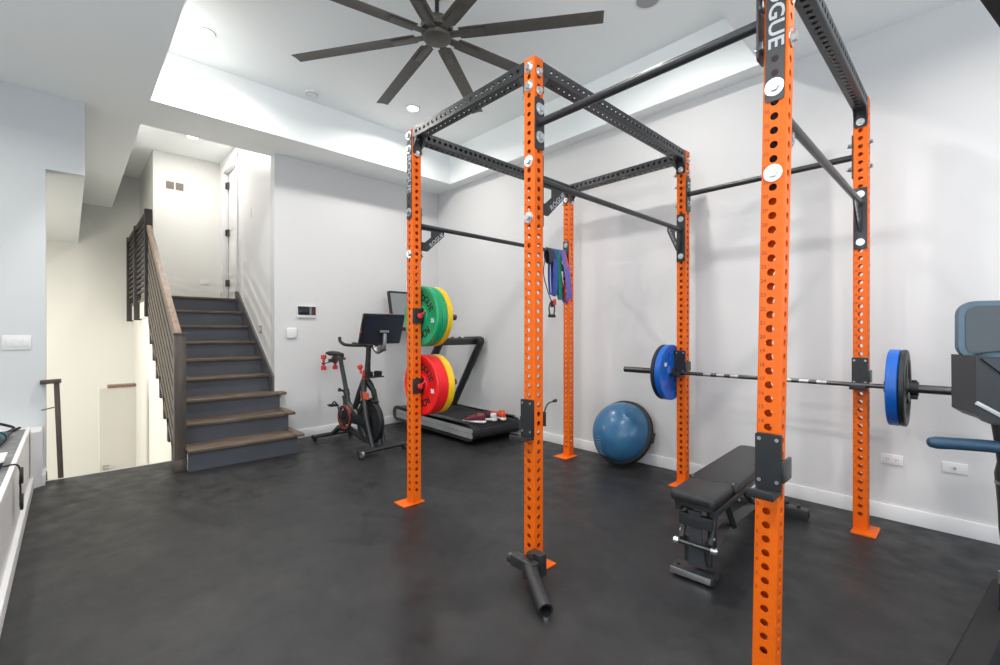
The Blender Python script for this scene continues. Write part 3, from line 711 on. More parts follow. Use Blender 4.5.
bm = BM(); cyl(bm, (-0.085, -0.60, 0.18), (0.085, -0.60, 0.18), 0.011, n=14); obj('adjust_bar', bm, DSTEEL, bn)
for sx in (-1, 1):
    bm = BM(); lathe(bm, (sx * 0.08, -0.60, 0.18), (sx, 0, 0), [(0, 0.016), (0.022, 0.018), (0.03, 0.010)], 16); obj('end_cap', bm, STEEL, bn)
    bm = BM(); cyl(bm, (sx * 0.075, -0.565, 0.225), (sx * 0.087, -0.565, 0.225), 0.009, n=10); obj('bolt', bm, STEEL, bn)
bm = BM(); box(bm, -0.115, 0.095, -0.62, -0.52, 0.012, 0.045, 0.006); obj('front_foot', bm, BLKM, bn)
bm = BM(); box(bm, -0.115, 0.085, -0.626, -0.620, 0.016, 0.048, 0.002); obj('foot_strip', bm, STEEL, bn)
for sx in (-0.095, 0.075):
    bm = BM(); lathe(bm, (sx, -0.565, 0.0), (0, 0, 1), [(0, 0.02), (0.012, 0.02)], 14); obj('rubber_foot', bm, RUBBER, bn); bm = BM(); cyl(bm, (sx, -0.57, 0.045), (sx, -0.57, 0.053), 0.011, n=6); obj('bolt', bm, DSTEEL, bn)
bm = BM(); box(bm, -0.25, 0.285, 0.63, 0.70, 0.012, 0.072, 0.006); obj('rear_foot', bm, BLKM, bn)
for sx in (-0.13, -0.05):
    bm = BM(); cyl(bm, (sx, 0.630, 0.045), (sx, 0.624, 0.045), 0.009, n=10); obj('bolt', bm, STEEL, bn)
bm = BM(); box(bm, 0.10, 0.15, 0.65, 0.69, 0.072, 0.10, 0.003); cyl(bm, (0.09, 0.665, 0.095), (0.17, 0.665, 0.095), 0.015, n=12); cyl(bm, (0.225, 0.665, 0.072), (0.225, 0.665, 0.09), 0.012, n=6); obj('transport_fitting', bm, DSTEEL, bn)
bm = BM(); tube(bm, [(0, 0.05, 0.36), (0, 0.45, 0.10)], 0.022, 4); tube(bm, [(0.05, -0.30, 0.35), (0.04, -0.10, 0.13)], 0.018, 4); obj('support_arm', bm, BLKM, bn)

# ------------------------------------------------------------------ balance dome leaning on the wall
tilt = math.radians(-23)
bd = thing('balance_ball', 'blue half-dome balance ball leaning against the right wall', 'exercise ball', T(-0.70, 2.075, 0.0))
Mb = T(0, -0.045, 0.297, rx=tilt)
bm = BM(); prof = []
for q in range(0, 19):
    a = (PI / 2) * q / 18; prof.append((0.012 + 0.232 * math.sin(a), 0.284 * math.cos(a) ** 0.9 if q < 18 else 0.0005))
prof.insert(0, (0.0, 0.284))
lathe(bm, (0, 0, 0), (0, -1, 0), prof, 64); bmesh.ops.transform(bm, matrix=Mb, verts=bm.verts); obj('dome', bm, BALL, bd)
bm = BM(); lathe(bm, (0, 0, 0), (0, 1, 0), [(-0.030, 0.294), (-0.022, 0.306), (0.0, 0.311), (0.022, 0.306), (0.034, 0.27), (0.036, 0.0)], 64)
bmesh.ops.transform(bm, matrix=Mb, verts=bm.verts); obj('base_platform', bm, RUBBER, bd)
bm = BM()
for sx in (-1, 1): box(bm, sx * 0.295 - 0.025, sx * 0.295 + 0.025, -0.005, 0.03, -0.05, 0.05, 0.01)
bmesh.ops.transform(bm, matrix=Mb, verts=bm.verts); obj('side_handle', bm, RUBBER, bd)
bm = BM()   # moulded rib marks
for q in range(9):
    a = math.radians(62 - q * 5.2); rr_, hh = 0.285 * math.cos(a) ** 0.9, 0.012 + 0.233 * math.sin(a)
    Mq = T(-0.09, -hh - 0.000, -math.sqrt(max(rr_ ** 2 - 0.09 ** 2, 0)), rx=0)
    box(bm, -0.035, 0.035, -0.003, 0.003, -0.002, 0.002, 0, Mq)
bmesh.ops.transform(bm, matrix=Mb, verts=bm.verts); obj('rib_mark', bm, mat('light_blue_mark', (0.12, 0.27, 0.42), 0.5, noise=0.05), bd)

# ------------------------------------------------------------------ resistance bands on the left bar
def band(label, y, w_, drop, m, sway=0.0, x=RX[0], spread=0.03, twist=0.0):
    y += 0.05; w_ *= 1.45; z = 2.050; pts = []
    top = [(x - 0.022, z + 0.0), (x, z + 0.0225), (x + 0.022, z)]
    loop = [(x - 0.022, y, z), (x - 0.012, y, z + 0.018), (x, y, z + 0.0235), (x + 0.012, y, z + 0.018), (x + 0.023, y, z),
            (x + spread, y + sway * 0.3, z - drop * 0.4), (x + spread * 0.8, y + sway * 0.8, z - drop * 0.85), (x + spread * 0.2, y + sway, z - drop),
            (x - spread * 0.5, y + sway * 0.9, z - drop * 0.9), (x - spread * 0.9, y + sway * 0.3, z - drop * 0.45)]
    P_ = curve(loop, 5, closed=True); bm = BM(); n = len(P_); rings = []
    for i, p in enumerate(P_):
        d = (P_[(i + 1) % n] - P_[i - 1]).normalized(); yv = Vector((0, 1, 0)); yv = (yv - d * yv.dot(d)).normalized(); nv = d.cross(yv)
        rings.append([bm.verts.new(p + yv * (a * w_ / 2) + nv * (b2 * 0.002)) for a, b2 in ((-1, -1), (1, -1), (1, 1), (-1, 1))])
    skin(bm, rings, closed=True)
    return tag(obj('resistance_band', bm, m), label, 'resistance band')
band('wide purple resistance band, widest of the bands on the pull-up bar', 1.71, 0.060, 0.50, PURPLE, 0.09, spread=0.055)
band('blue resistance band hanging left of the wide purple one', 1.60, 0.030, 0.44, BANDB, 0.0, spread=0.03)
band('green resistance band hanging partly behind the purple one', 1.655, 0.034, 0.47, BANDG, 0.03, spread=0.018)
band('narrow violet blue band beside the blue band', 1.565, 0.020, 0.43, mat('violet_latex', (0.06, 0.06, 0.34), 0.5, noise=0.08), -0.01, spread=0.04)
band('short charcoal band bunched on top of the pull-up bar', 1.53, 0.07, 0.13, BANDK, 0.02, spread=0.035)
band('salmon coloured band looped next to the back post', 1.745, 0.014, 0.34, SALMON, 0.0, spread=0.05)
tb = thing('tube_band', 'thin dark tube band with a black handle hanging from the bar', 'resistance band', T(RX[0], 1.555, 2.050))
bm = BM(); tube(bm, curve([(0.022, 0.02, 0), (0, 0.02, 0.023), (-0.022, 0.02, 0), (-0.03, -0.03, -0.2), (0.0, -0.01, -0.38), (0.0, 0.06, -0.5)]), 0.005, 8); obj('cord', bm, BANDK, tb)
bm = BM(); tube(bm, curve([(0, 0.06, -0.49), (0, 0.02, -0.55), (0, 0.035, -0.63), (0, 0.085, -0.63), (0, 0.10, -0.55)], closed=True), 0.007, 8, closed=True); cyl(bm, (0, 0.02, -0.635), (0, 0.10, -0.635), 0.017, n=12); cyl(bm, (0, 0.055, -0.5), (0, 0.065, -0.55), 0.014, n=10); obj('handle', bm, BLKP, tb)
bm = BM(); box(bm, 0.0, 0.012, 0.075, 0.115, -0.53, -0.47, 0.003); obj('red_tag', bm, REDP, tb)

# ------------------------------------------------------------------ treadmill
tm = thing('treadmill', 'black treadmill with silver side rails in the back corner', 'treadmill', T(0, 0, 0))
TY0, TY1 = 1.40, 2.12; TX0, TX1 = -3.84, -2.14
def deckline(y0, y1, z0, z1, r0, r1):   # stadium outline along X
    pts = []
    for q in range(13):
        a = -PI / 2 + PI * q / 12; pts.append((TX1 - r0 + r0 * math.cos(a), z0 + r0 * math.sin(a)))
    for q in range(13):
        a = PI / 2 + PI * q / 12; pts.append((TX0 + r1 + r1 * math.cos(a), z1 + r1 * math.sin(a)))
    return pts
bm = BM(); prism(bm, deckline(0, 0, 0.135, 0.165, 0.078, 0.085), 1, TY0 + 0.02, TY1 - 0.02); obj('deck', bm, BLKP, tm)
bm = BM()   # slatted belt: cross ribs over the top and round the ends
for q in range(46):
    xq = TX1 - 0.09 - q * 0.032
    if xq < TX0 + 0.22: break
    zq = 0.215 + (TX1 - xq) * (0.253 - 0.215) / (TX1 - TX0)
    box(bm, xq - 0.0145, xq + 0.0145, TY0 + 0.10, TY1 - 0.10, zq - 0.004, zq + 0.006, 0.002)
for a in (60, 30, 0, -30):
    a = math.radians(a); cx_, cz_ = TX1 - 0.078 + 0.078 * math.cos(a), 0.135 + 0.078 * math.sin(a)
    box(bm, -0.004, 0.007, TY0 + 0.10, TY1 - 0.10, -0.015, 0.015, 0.002, T(cx_, 0, cz_, ry=-a))
obj('belt', bm, RUBBER, tm)
for y0, y1, ys in ((TY0 - 0.012, TY0 + 0.02, TY0 - 0.016), (TY1 - 0.02, TY1 + 0.012, TY1 + 0.012)):
    bm = BM(); prism(bm, deckline(0, 0, 0.135, 0.165, 0.092, 0.098), 1, y0, y1); box(bm, TX0 + 0.12, TX1 - 0.10, min(y0, y1), y0 + 0.10 if y0 < 1.7 else y1, 0.2, 0.245, 0.01, Matrix.Identity(4)); fr = obj('side_frame', bm, BLKM, tm)
    for zc in (-0.026, 0.030):
        bm = BM()
        prism(bm, [(TX1 - 0.03, 0.135 + zc - 0.026), (TX1 - 0.012, 0.135 + zc), (TX1 - 0.03, 0.135 + zc + 0.026), (TX0 + 0.10, 0.165 + zc + 0.026), (TX0 + 0.10, 0.165 + zc - 0.026)], 1, ys, ys + 0.004)
        obj('silver_stripe', bm, mat('silver_rail', (0.42, 0.42, 0.42), 0.5, 0.3, noise=0.08), fr)
for y in (TY0 + 0.03, TY1 - 0.03):
    bm = BM(); pts = [(-3.42, y, 0.23), (-3.16, y, 0.62), (-2.93, y, 0.97), (-2.82, y, 1.13), (-2.84, y, 1.165), (-2.95, y, 1.165), (-3.15, y, 1.16)]
    tube(bm, curve(pts, 4), [0.052] * 9 + [0.048] * 4 + [0.040] * 12, 10, flat=0.9); obj('upright', bm, BLKM, tm)
bm = BM(); box(bm, -3.04, -2.88, TY0 + 0.03, TY1 - 0.03, 1.09, 1.172, 0.02); obj('cross_bar', bm, BLKM, tm)
bm = BM(); box(bm, -2.985, -2.925, 1.62, 1.90, 1.165, 1.18, 0.004); cyl(bm, (-2.95, 1.72, 1.165), (-2.95, 1.72, 1.195), 0.022, n=16); cyl(bm, (-2.95, 1.84, 1.165), (-2.95, 1.84, 1.195), 0.022, n=16); obj('control_panel', bm, DSTEEL, tm)
Ms = T(-3.60, 1.71, 1.28, ry=math.radians(-14))
bm = BM(); prism(bm, rrect(-0.46, 0.40, 0.0, 0.54, 0.02), 0, -0.03, 0.0, M=Ms); scn = obj('screen', bm, BLKP, tm)
bm = BM(); prism(bm, rrect(-0.43, 0.37, 0.04, 0.51, 0.01), 0, 0.0005, 0.003, M=Ms); obj('display', bm, SCRGREY, scn)
bm = BM(); tube(bm, [(-2.98, 1.66, 1.14), (-3.3, 1.66, 1.18), (-3.55, 1.66, 1.36)], 0.03, 10)
obj('screen_mount', bm, BLKM, tm)

# ------------------------------------------------------------------ shoes on the treadmill
def shoe(label, loc, rz, upper, sole, accent, L_=0.28, tip=0.0):
    o = thing('running_shoe', label, 'shoe', T(*loc, rz=rz, ry=tip))
    def loft(secs, n=16):
        bm = BM(); rings = []
        for (x_, z0, z1, hw) in secs:
            r = []
            for k in range(n):
                a = 2 * PI * k / n; c, s_ = math.cos(a), math.sin(a)
                yy = hw * math.copysign(abs(c) ** 0.75, c); zz = (z0 + z1) / 2 + (z1 - z0) / 2 * math.copysign(abs(s_) ** 0.8, s_)
                r.append(bm.verts.new((x_, yy, zz)))
            rings.append(r)
        skin(bm, rings); return bm
    h = L_ / 2
    obj('sole', loft([(-h, 0.006, 0.03, 0.02), (-h + 0.015, 0, 0.036, 0.034), (-h * 0.4, 0, 0.032, 0.034), (0, 0, 0.028, 0.037), (h * 0.45, 0, 0.024, 0.047), (h * 0.8, 0.004, 0.024, 0.040), (h, 0.016, 0.026, 0.016)]), sole, o)
    obj('upper', loft([(-h + 0.008, 0.03, 0.085, 0.02), (-h + 0.03, 0.028, 0.10, 0.032), (-h * 0.35, 0.026, 0.098, 0.033), (0, 0.024, 0.085, 0.036), (h * 0.35, 0.02, 0.062, 0.042), (h * 0.75, 0.018, 0.045, 0.036), (h * 0.97, 0.02, 0.032, 0.012)]), upper, o)
    bm = BM(); hollow(bm, (-h * 0.55, 0, 0.088), (-0.05, 0, 1), [(0, 0.022), (0, 0.031), (0.018, 0.030), (0.02, 0.024)], 18)
    bmesh.ops.scale(bm, vec=(1.35, 1, 1), space=Matrix.Translation((h * 0.55, 0, -0.09)), verts=bm.verts); obj('collar', bm, accent, o)
    bm = BM()
    for q in range(4): tube(bm, [(0.0 + q * 0.018, -0.02, 0.083 - q * 0.006), (0.006 + q * 0.018, 0, 0.092 - q * 0.007), (0.0 + q * 0.018, 0.02, 0.083 - q * 0.006)], 0.003, 6)
    obj('laces', bm, accent, o)
    return o
ZD = 0.226
shoe('maroon running shoe with tan toe and thick white sole, nearest on treadmill deck', (-2.30, 1.535, ZD), math.radians(205), MAROON, WHITEP, TAN)
shoe('navy and maroon shoe just behind the nearest maroon one', (-2.36, 1.67, ZD), math.radians(215), NAVY, WHITEP, MAROON)
shoe('white shoe with orange red collar, heel toward the room', (-2.31, 1.78, ZD), math.radians(165), WHITEP, WHITEP, ORRED)
shoe('white and orange red shoe furthest along the treadmill edge', (-2.27, 1.90, ZD), math.radians(160), ORRED, WHITEP, ORRED)

# ------------------------------------------------------------------ exercise bike
bk = thing('exercise_bike', 'black and red spin bike with a tilted screen beside the stairs', 'exercise bike', T(-3.10, 0.51, 0, rz=math.radians(4.5)))
def stab(x, y0, y1, z, caps=True):
    bm = BM(); tube(bm, [(x, y0, z), (x, y1, z)], 0.028, 12, flat=0.8); o = obj('stabilizer', bm, BLKM, bk)
    for y in (y0 + 0.03, y1 - 0.03):
        bm = BM(); cyl(bm, (x, y, 0), (x, y, z - 0.02), 0.022, n=14); obj('leveling_foot', bm, RUBBER, o)
    return o
s1 = stab(-0.52, -0.26, 0.24, 0.055); s2 = stab(0.50, -0.29, 0.29, 0.055)
for y in (-0.27, 0.27):
    bm = BM(); cyl(bm, (0.545, y - 0.012, 0.045), (0.545, y + 0.012, 0.045), 0.032, n=20); obj('transport_wheel', bm, BRUSH, s2)
bm = BM()
tube(bm, [(-0.52, 0, 0.06), (-0.40, 0, 0.14), (-0.15, 0, 0.16), (0.10, 0, 0.10), (0.50, 0, 0.06)], [0.032, 0.034, 0.036, 0.034, 0.03], 10)
tube(bm, [(-0.26, 0, 0.52), (-0.18, 0, 0.42), (0.0, 0, 0.35), (0.12, 0.0, 0.20), (0.20, 0, 0.10)], [0.036, 0.042, 0.048, 0.04, 0.034], 12)
tube(bm, [(-0.26, 0, 0.53), (-0.23, 0, 0.36), (-0.34, 0, 0.14)], 0.032, 10)
for s_ in (-1, 1):
    tube(bm, [(0.16, 0, 0.76), (0.23, s_ * 0.06, 0.62), (0.31, s_ * 0.075, 0.35), (0.42, s_ * 0.07, 0.06)], [0.034, 0.03, 0.026, 0.024], 10)
tube(bm, [(0.18, 0, 0.78), (0.06, 0, 0.60), (-0.05, 0, 0.40)], [0.036, 0.034, 0.03], 10)
obj('frame', bm, BLKM, bk)
bm = BM(); hollow(bm, (0.26, -0.028, 0.30), (0, 1, 0), [(0, 0.175), (0, 0.225), (0.006, 0.23), (0.05, 0.23), (0.056, 0.225), (0.056, 0.175)], 48); fw = obj('flywheel', bm, BLKP, bk)
bm = BM(); lathe(bm, (0.26, -0.018, 0.30), (0, 1, 0), [(0, 0.05), (0.002, 0.178), (0.034, 0.178), (0.036, 0.05)], 48); obj('flywheel_disc', bm, BLKM, fw)
bm = BM()   # mud guard over the flywheel with coloured shield
for q in range(14):
    a0 = math.radians(62 + q * 5.2); a1 = math.radians(62 + (q + 1) * 5.2)
    prism(bm, [(0.26 + r_ * math.cos(a), 0.30 + r_ * math.sin(a)) for a, r_ in ((a0, 0.238), (a1, 0.238), (a1, 0.248), (a0, 0.248))], 1, -0.038, 0.038)
obj('guard', bm, BLKP, bk)
bm = BM(); prism(bm, [(0.20, 0.63), (0.33, 0.61), (0.34, 0.55), (0.22, 0.54)], 1, -0.085, -0.06); obj('decal_shield', bm, mat('copper_red_gloss', (0.60, 0.10, 0.05), 0.3, noise=0.35, nscale=14), bk)
bm = BM(); hollow(bm, (-0.28, -0.075, 0.30), (0, 1, 0), [(0, 0.112), (0, 0.135), (0.03, 0.135), (0.03, 0.112)], 40); obj('chain_ring', bm, mat('red_brown_gloss', (0.22, 0.045, 0.03), 0.35, noise=0.5, nscale=8), bk)
bm = BM(); lathe(bm, (-0.28, -0.07, 0.30), (0, 1, 0), [(0, 0.08), (0.02, 0.088)], 32); box(bm, -0.28, 0.20, -0.065, -0.05, 0.25, 0.36, 0.01); obj('drive_cover', bm, BLKP, bk)
bm = BM(); box(bm, -0.012, 0.012, -0.10, -0.085, 0, 0.17, 0.004, T(-0.28, 0, 0.30, ry=math.radians(-38))); box(bm, -0.012, 0.012, 0.085, 0.10, -0.17, 0, 0.004, T(-0.28, 0, 0.30, ry=math.radians(-38))); cyl(bm, (-0.28, -0.10, 0.30), (-0.28, 0.10, 0.30), 0.016, n=12); obj('crank', bm, DSTEEL, bk)
for s_, c_ in ((-1, 1), (1, -1)):
    a = math.radians(-38); px, pz = -0.28 + 0.17 * c_ * math.sin(a), 0.30 + 0.17 * c_ * math.cos(a)
    bm = BM(); box(bm, px - 0.045, px + 0.045, *sorted((s_ * 0.105, s_ * 0.19)), pz - 0.012, pz + 0.012, 0.004); tube(bm, curve([(px + 0.03, s_ * 0.11, pz), (px + 0.04, s_ * 0.15, pz + 0.045), (px + 0.03, s_ * 0.185, pz)]), 0.008, 6); obj('pedal', bm, BLKP, bk)
bm = BM(); tube(bm, [(-0.30, 0, 0.44), (-0.38, 0, 0.66), (-0.485, 0, 0.945)], [0.028, 0.026, 0.024], 12); cyl(bm, (-0.335, 0, 0.53), (-0.36, 0, 0.60), 0.036, n=14); obj('seat_post', bm, BLKM, bk)
bm = BM(); cyl(bm, (-0.355, -0.03, 0.585), (-0.355, -0.075, 0.60), 0.013, n=10); lathe(bm, (-0.355, -0.07, 0.60), (0, -1, 0.2), [(0, 0.02), (0.02, 0.022)], 12); obj('seat_knob', bm, BLKP, bk)
bm = BM(); box(bm, -0.66, -0.40, -0.02, 0.02, 0.905, 0.935, 0.004); box(bm, -0.68, -0.62, -0.05, 0.05, 0.87, 0.91, 0.008); obj('seat_slider', bm, DSTEEL, bk)
bm = BM(); rings = []
for (x_, w2, zt) in ((-0.72, 0.03, 0.99), (-0.70, 0.075, 1.0), (-0.64, 0.088, 1.0), (-0.57, 0.065, 0.992), (-0.50, 0.034, 0.99), (-0.44, 0.022, 0.985), (-0.42, 0.010, 0.98)):
    rings.append([bm.verts.new((x_, w2 * math.cos(2 * PI * k / 14), zt - 0.022 + (0.022 if math.sin(2 * PI * k / 14) > 0 else 0.028) * math.sin(2 * PI * k / 14))) for k in range(14)])
skin(bm, rings); obj('saddle', bm, RUBBER, bk)
bm = BM(); cyl(bm, (0.10, 0, 0.70), (0.125, 0, 0.84), 0.04, n=16); lathe(bm, (0.02, 0, 0.80), (-0.3, 0, 1), [(0, 0.012), (0.05, 0.012), (0.055, 0.026), (0.085, 0.03), (0.10, 0.018)], 18)
obj('resistance_knob', bm, REDP, bk)
bm = BM(); tube(bm, [(0.14, 0, 0.76), (0.16, 0, 0.95), (0.175, 0, 1.12)], [0.034, 0.028, 0.026], 12); box(bm, 0.13, 0.22, -0.03, 0.03, 1.09, 1.12, 0.006); obj('handlebar_post', bm, BLKM, bk)
bm = BM(); tube(bm, curve([(0.26, -0.035, 0.83), (0.30, -0.075, 0.92), (0.31, -0.08, 0.96)]), 0.008, 8); obj('post_lever', bm, BLKP, bk)
bm = BM(); box(bm, 0.19, 0.33, -0.09, 0.09, 0.775, 0.79, 0.004); hollow(bm, (0.26, -0.055, 0.785), (0.15, 0, 1), [(0, 0.034), (0, 0.04), (0.05, 0.044), (0.05, 0.038)], 20); hollow(bm, (0.26, 0.055, 0.785), (0.15, 0, 1), [(0, 0.034), (0, 0.04), (0.05, 0.044), (0.05, 0.038)], 20); obj('bottle_tray', bm, BLKP, bk)
bm = BM()
for s_ in (-1, 1):
    tube(bm, curve([(0.17, 0, 1.115), (0.16, s_ * 0.12, 1.115), (0.12, s_ * 0.21, 1.12), (0.06, s_ * 0.23, 1.13), (0.0, s_ * 0.235, 1.16), (-0.02, s_ * 0.23, 1.20)]), 0.017, 10)
    tube(bm, [(0.10, s_ * 0.06, 1.125), (-0.04, s_ * 0.06, 1.13)], 0.016, 10)
obj('handlebar', bm, RUBBER, bk)
bm = BM(); tube(bm, curve([(0.20, 0.0, 0.78), (0.30, 0.01, 0.70), (0.33, 0.01, 0.60), (0.30, 0.0, 0.50)]), 0.006, 6); obj('cable', bm, BLKP, bk)
Mt = T(0.30, 0.0, 1.135, ry=math.radians(18))
bm = BM(); prism(bm, rrect(-0.25, 0.25, 0.0, 0.325, 0.015), 0, -0.012, 0.012, M=Mt); prism(bm, rrect(-0.24, 0.24, 0.012, 0.313, 0.02), 0, 0.011, 0.024, M=Mt); sct = obj('screen', bm, BLKP, bk)
bm = BM(); prism(bm, rrect(-0.215, 0.215, 0.03, 0.30, 0.01), 0, -0.0135, -0.0125, M=Mt); obj('display', bm, GLASSB, sct)
bm = BM(); prism(bm, rrect(-0.225, 0.225, 0.02, 0.30, 0.02), 0, 0.0245, 0.026, M=Mt); obj('back_cover', bm, mat('glossy_navy', (0.02, 0.032, 0.05), 0.18, noise=0.1, nscale=5), sct)
bm = BM(); tube(bm, curve([(0.18, 0, 1.10), (0.27, 0, 1.04), (0.385, 0, 1.10), (0.40, 0, 1.24)]), [0.02] * 19, 10) ; box(bm, 0.375, 0.40, -0.055, 0.055, 1.25, 1.275, 0.004); lathe(bm, (0.345, -0.035, 1.085), (0, 1, 0), [(0, 0.035), (0.07, 0.035)], 20); obj('screen_mount', bm, BRUSH, sct)
bm = BM(); box(bm, 0.012, 0.020, 0.02, 0.06, 0.326, 0.334, 0.001, Mt); box(bm, 0.012, 0.02, -0.256, -0.248, 0.12, 0.15, 0.001, Mt); obj('sensor_tab', bm, ORRED, sct)
for ch in bk.children:
    b0 = ch.name.split('.')[0]
    dx = 0.12 if b0 in ('seat_post', 'seat_slider', 'saddle', 'seat_knob', 'crank', 'pedal', 'chain_ring', 'drive_cover') else 0.06 if b0 in ('screen', 'screen_mount', 'handlebar', 'handlebar_post', 'post_lever', 'bottle_tray', 'resistance_knob') else 0
    dy = 0.05 if b0 in ('screen', 'screen_mount', 'handlebar') else 0
    ch.location = (dx, dy if b0 == 'screen' else 0, 0.03 if b0 in ('saddle', 'seat_slider') else 0)
# red dumbbells in the rear cage of the saddle
for i, (y, lab) in enumerate(((-0.085, 'red dumbbell standing in the rear rack of the bike, left one'), (0.06, 'red dumbbell mostly hidden behind the bike saddle'))):
    M0 = T(-3.10, 0.51, 0, rz=math.radians(4.5)) @ T(-0.60, y, 0.81, rx=0)
    db = thing('dumbbell', lab, 'dumbbell', M0)
    for zc in (0.02, 0.15):
        bm = BM(); cyl(bm, (0, 0, zc - 0.024), (0, 0, zc + 0.024), 0.032, n=6); bmesh.ops.bevel(bm, geom=list(bm.edges), offset=0.004, segments=2, affect='EDGES'); obj('head', bm, REDP, db)
    bm = BM(); cyl(bm, (0, 0, 0.02), (0, 0, 0.15), 0.014, n=14); obj('grip', bm, REDP, db)
bm = BM()
for y in (-0.085, 0.06): hollow(bm, (-0.60, y, 0.878), (0, 0, 1), [(0, 0.018), (0, 0.024), (0.012, 0.024), (0.012, 0.018)], 16)
tube(bm, [(-0.59, -0.085, 0.884), (-0.55, -0.03, 0.90), (-0.55, 0.02, 0.90), (-0.59, 0.06, 0.884)], 0.006, 6); obj('dumbbell_holder', bm, BLKP, bk)

# ------------------------------------------------------------------ machine cropped by the right edge
em = thing('cardio_machine', 'dark cardio machine with blue grey framed screen at the right edge', 'exercise machine', T(1.833, 1.014, 0, rz=math.radians(20)))
Lm = em.matrix_world.inverted()
def L3(p): return (Lm @ Vector(p))
Ms = T(-0.255, 0.035, 1.14, rx=math.radians(0))
bm = BM(); prism(bm, rrect(0.0, 0.56, 0, 0.25, 0.06, 8), 1, 0.0, 0.035, M=Ms); sc1 = obj('screen_frame', bm, BLUEGREY, em)
bm = BM(); prism(bm, rrect(0.022, 0.538, 0.02, 0.229, 0.045, 8), 1, -0.003, -0.0005, M=Ms); obj('display', bm, mat('screen_slate_glass', (0.022, 0.032, 0.040), 0.15, noise=0.06, nscale=4), sc1)
bm = BM(); prism(bm, [(-0.25, 1.16), (0.34, 1.15), (0.34, 0.78), (-0.02, 0.815), (-0.15, 0.87), (-0.18, 0.895), (-0.212, 0.90), (-0.248, 0.925)], 1, -0.10, 0.12); hb = obj('console_housing', bm, mat('charcoal_plastic', (0.022, 0.024, 0.028), 0.45, noise=0.1, nscale=8), em)
bm = BM(); prism(bm, [(-0.236, 1.152), (0.33, 1.142), (0.33, 0.86), (0.02, 0.90)], 1, -0.112, -0.099); obj('front_panel', bm, mat('slate_plastic', (0.030, 0.038, 0.048), 0.5, noise=0.08, nscale=8), hb)
bm = BM(); box(bm, 0, 0.15, -0.106, -0.0995, -0.008, 0.008, 0.002, T(-0.25, 0, 0.975, ry=math.radians(33))); obj('silver_strip', bm, mat('satin_silver', (0.45, 0.46, 0.46), 0.4, 0.4, noise=0.05), hb)
bm = BM(); rings = []
for xx, hh in ((-0.20, 0.0), (-0.17, 0.012), (-0.10, 0.022), (0.0, 0.024), (0.2, 0.02), (0.3, 0.0)):
    rings.append([bm.verts.new((xx, 0.0 + 0.07 * math.cos(2 * PI * k / 12), 1.155 + (hh + 0.004) * math.sin(2 * PI * k / 12))) for k in range(12)])
skin(bm, rings); obj('top_tray', bm, BLUEGREY, hb)
bm = BM(); tube(bm, curve([(-0.36, -0.02, 0.785), (-0.25, -0.03, 0.79), (-0.14, -0.03, 0.788), (-0.04, -0.03, 0.765), (0.06, -0.02, 0.755)], 5), [0.022, 0.026, 0.026] + [0.025] * 18, 14); lathe(bm, (-0.36, -0.02, 0.785), (-1, 0, 0), [(0, 0.022), (0.008, 0.019), (0.014, 0.010)], 14); obj('handle', bm, HANDLEB, em)
bm = BM(); tube(bm, curve([(-0.125, 0.03, 0.88), (-0.11, 0.02, 0.72), (-0.10, 0.0, 0.45), (-0.11, 0.0, 0.10)], 5), [0.030] * 6 + [0.042] * 5 + [0.035] * 5, 12); obj('column', bm, BLKM, em)
bm = BM(); tube(bm, [(-0.13, -0.02, 0.78), (-0.13, -0.045, 0.56)], 0.007, 8); obj('hose', bm, HANDLEB, em)
bm = BM(); hollow(bm, (-0.10, 0.01, 0.63), (0, 0, 1), [(0, 0.044), (0, 0.05), (0.012, 0.05), (0.012, 0.044)], 20); obj('clamp_ring', bm, BRUSH, em)
bm = BM(); cyl(bm, (-0.15, -0.04, 0.24), (-0.15, -0.04, 0.29), 0.010, n=10); cyl(bm, (-0.145, -0.04, 0.29), (-0.14, -0.03, 0.36), 0.006, n=8); obj('pull_pin', bm, STEEL, em)
bm = BM(); a_ = L3((1.735, 1.30, 0.07)); c_ = L3((1.60, 0.30, 0.07)); dv = (c_ - a_).normalized(); sv = Vector((-dv.y, dv.x, 0)) * 0.05
rings = [[bm.verts.new(p + sv * u + Vector((0, 0, v))) for u, v in ((-1, -0.045), (1, -0.045), (1, 0.03), (0.8, 0.045), (-0.8, 0.045), (-1, 0.03))] for p in (a_, c_)]
skin(bm, rings); obj('base_beam', bm, mat('matte_black_steel', (0.006, 0.006, 0.007), 0.75, noise=0.1), em)
bm = BM(); box(bm, 0, 0.4, -0.03, 0.03, 0.0, 0.05, 0.004, T(*(L3((1.72, 1.25, 0))))) ; obj('rear_foot', bm, RUBBER, em)
# black speaker hanging high up at the right edge
e_ = Vector((0.69 * 0.584, 0.724 * 0.584, -0.81)); n_v = Vector((0.69 * 0.81, 0.724 * 0.81, 0.584)); Msp = basis((1.742 + 0.69 * 0.81 * 0.097, 0.923 + 0.724 * 0.81 * 0.097, 2.605 + 0.057), e_, n_v)
sp = thing('ceiling_speaker', 'black box hanging under the ceiling at the top right corner', 'speaker', Msp)
bm = BM(); box(bm, -0.20, 0.34, -0.12, 0.12, -0.09, 0.09, 0.012); obj('cabinet', bm, BLKP, sp)
bm = BM(); box(bm, -0.18, 0.32, -0.10, 0.10, 0.0905, 0.096, 0.003); obj('grille', bm, BLKM, sp)
bm = BM(); cyl(bm, (1.742, 0.923, 2.65), (1.742, 0.923, ZS - 0.001), 0.012, n=12); lathe(bm, (1.742, 0.923, ZS - 0.021), (0, 0, 1), [(0, 0.05), (0.02, 0.055)], 20); o_ = obj('bracket', bm, BLKM, sp); o_.matrix_local = Msp.inverted()

